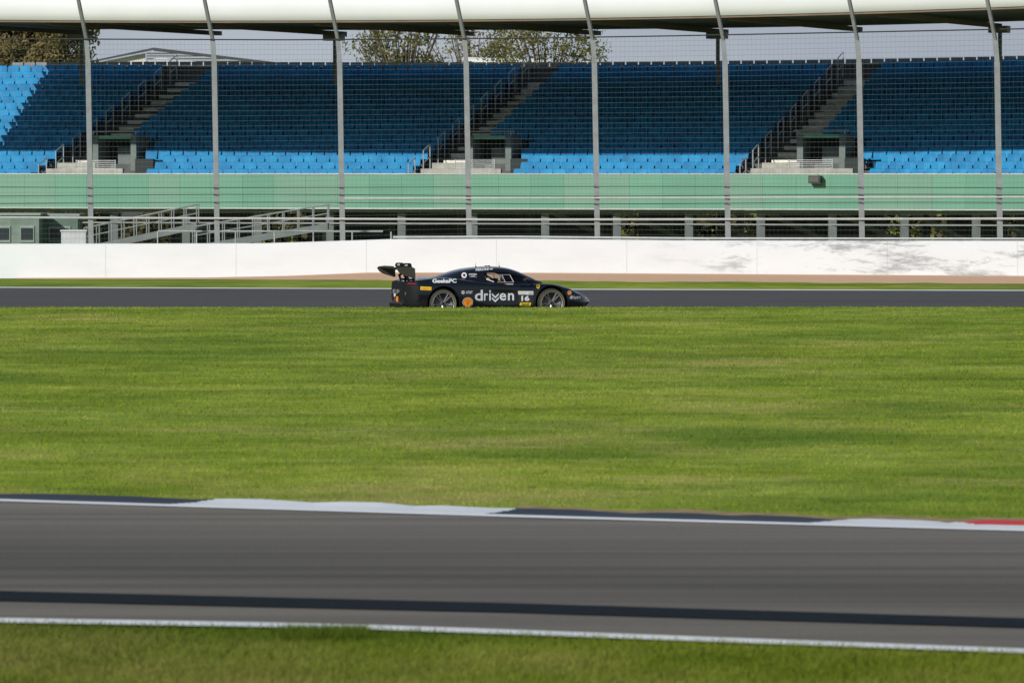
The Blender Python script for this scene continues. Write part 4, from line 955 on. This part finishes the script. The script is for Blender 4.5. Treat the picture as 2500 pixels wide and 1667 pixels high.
# ---- driver
dv = empty('person', (0, 0, 0)); dv.parent = None; dv.matrix_world = Matrix.Translation(CARC) @ Matrix.Rotation(YAW, 4, 'Z') @ Matrix.Translation((-.13, 0, 0))
tag(dv, 'person in a dark racing suit and dark helmet driving the black car', 'person')
jn = [(1.42, .34, .70), (1.36, .34, .82), (1.33, .34, .92), (1.34, .34, .985), (1.36, .34, 1.03), (1.35, .17, .91), (1.52, .15, .80), (1.78, .26, .87), (1.35, .51, .91), (1.52, .53, .80), (1.78, .42, .87), (1.60, .26, .71), (1.60, .42, .71), (2.0, .27, .70), (2.0, .41, .70)]
ed = [(0, 1), (1, 2), (2, 3), (3, 4), (2, 5), (5, 6), (6, 7), (2, 8), (8, 9), (9, 10), (0, 11), (0, 12), (11, 13), (12, 14)]
rr = [.13, .14, .13, .055, .06, .06, .045, .032, .06, .045, .032, .085, .085, .06, .06]
me = bpy.data.meshes.new('body'); me.from_pydata(jn, ed, []); ob = bpy.data.objects.new('t', me); COL.objects.link(ob)
ob.modifiers.new('k', 'SKIN'); ob.modifiers.new('s', 'SUBSURF').levels = 1
for i_, v_ in enumerate(me.skin_vertices[0].data): v_.radius = (rr[i_], rr[i_])
me.skin_vertices[0].data[0].use_root = True
bme = evaluated(ob); bpy.data.objects.remove(ob, do_unlink=True); bme.materials.clear(); bme.materials.append(new_mat('racing_suit', (.015, .02, .04), .8)); bo = bpy.data.objects.new('body', bme); COL.objects.link(bo); bo.parent = dv
bm = bmesh.new(); bmesh.ops.create_uvsphere(bm, u_segments=20, v_segments=14, radius=.128)
for v_ in bm.verts:
    v_.co.x *= 1.08
    if v_.co.z < -.05: v_.co.x += .02; v_.co.z *= .9
hme = bpy.data.meshes.new('helmet'); bm.to_mesh(hme); bm.free(); hme.materials.append(new_mat('helmet_dark', (.02, .025, .05), .25, coat=1)); 
ho_ = bpy.data.objects.new('helmet', hme); COL.objects.link(ho_); ho_.parent = dv; ho_.location = (1.38, .34, 1.02)
for p_ in hme.polygons: p_.use_smooth = True
q = MB(); v = []
for k in range(9):
    a = R(-62 + k * 15.5)
    for z in (-.02, .045): v.append((.142 * math.cos(a), .133 * math.sin(a), z))
q.add(v, [(2 * k, 2 * k + 2, 2 * k + 3, 2 * k + 1) for k in range(8)]); vz = q.build('visor', M_lamp, dv); vz.location = ho_.location
q = MB(); n = 16
for k in range(n):
    a, b = 2 * math.pi * k / n, 2 * math.pi * (k + 1) / n; q.tube((1.82, .34 + .13 * math.cos(a), .86 + .09 * math.sin(a)), (1.82, .34 + .13 * math.cos(b), .86 + .09 * math.sin(b)), .014, n=6)
q.build('steering_wheel', M_int, car)
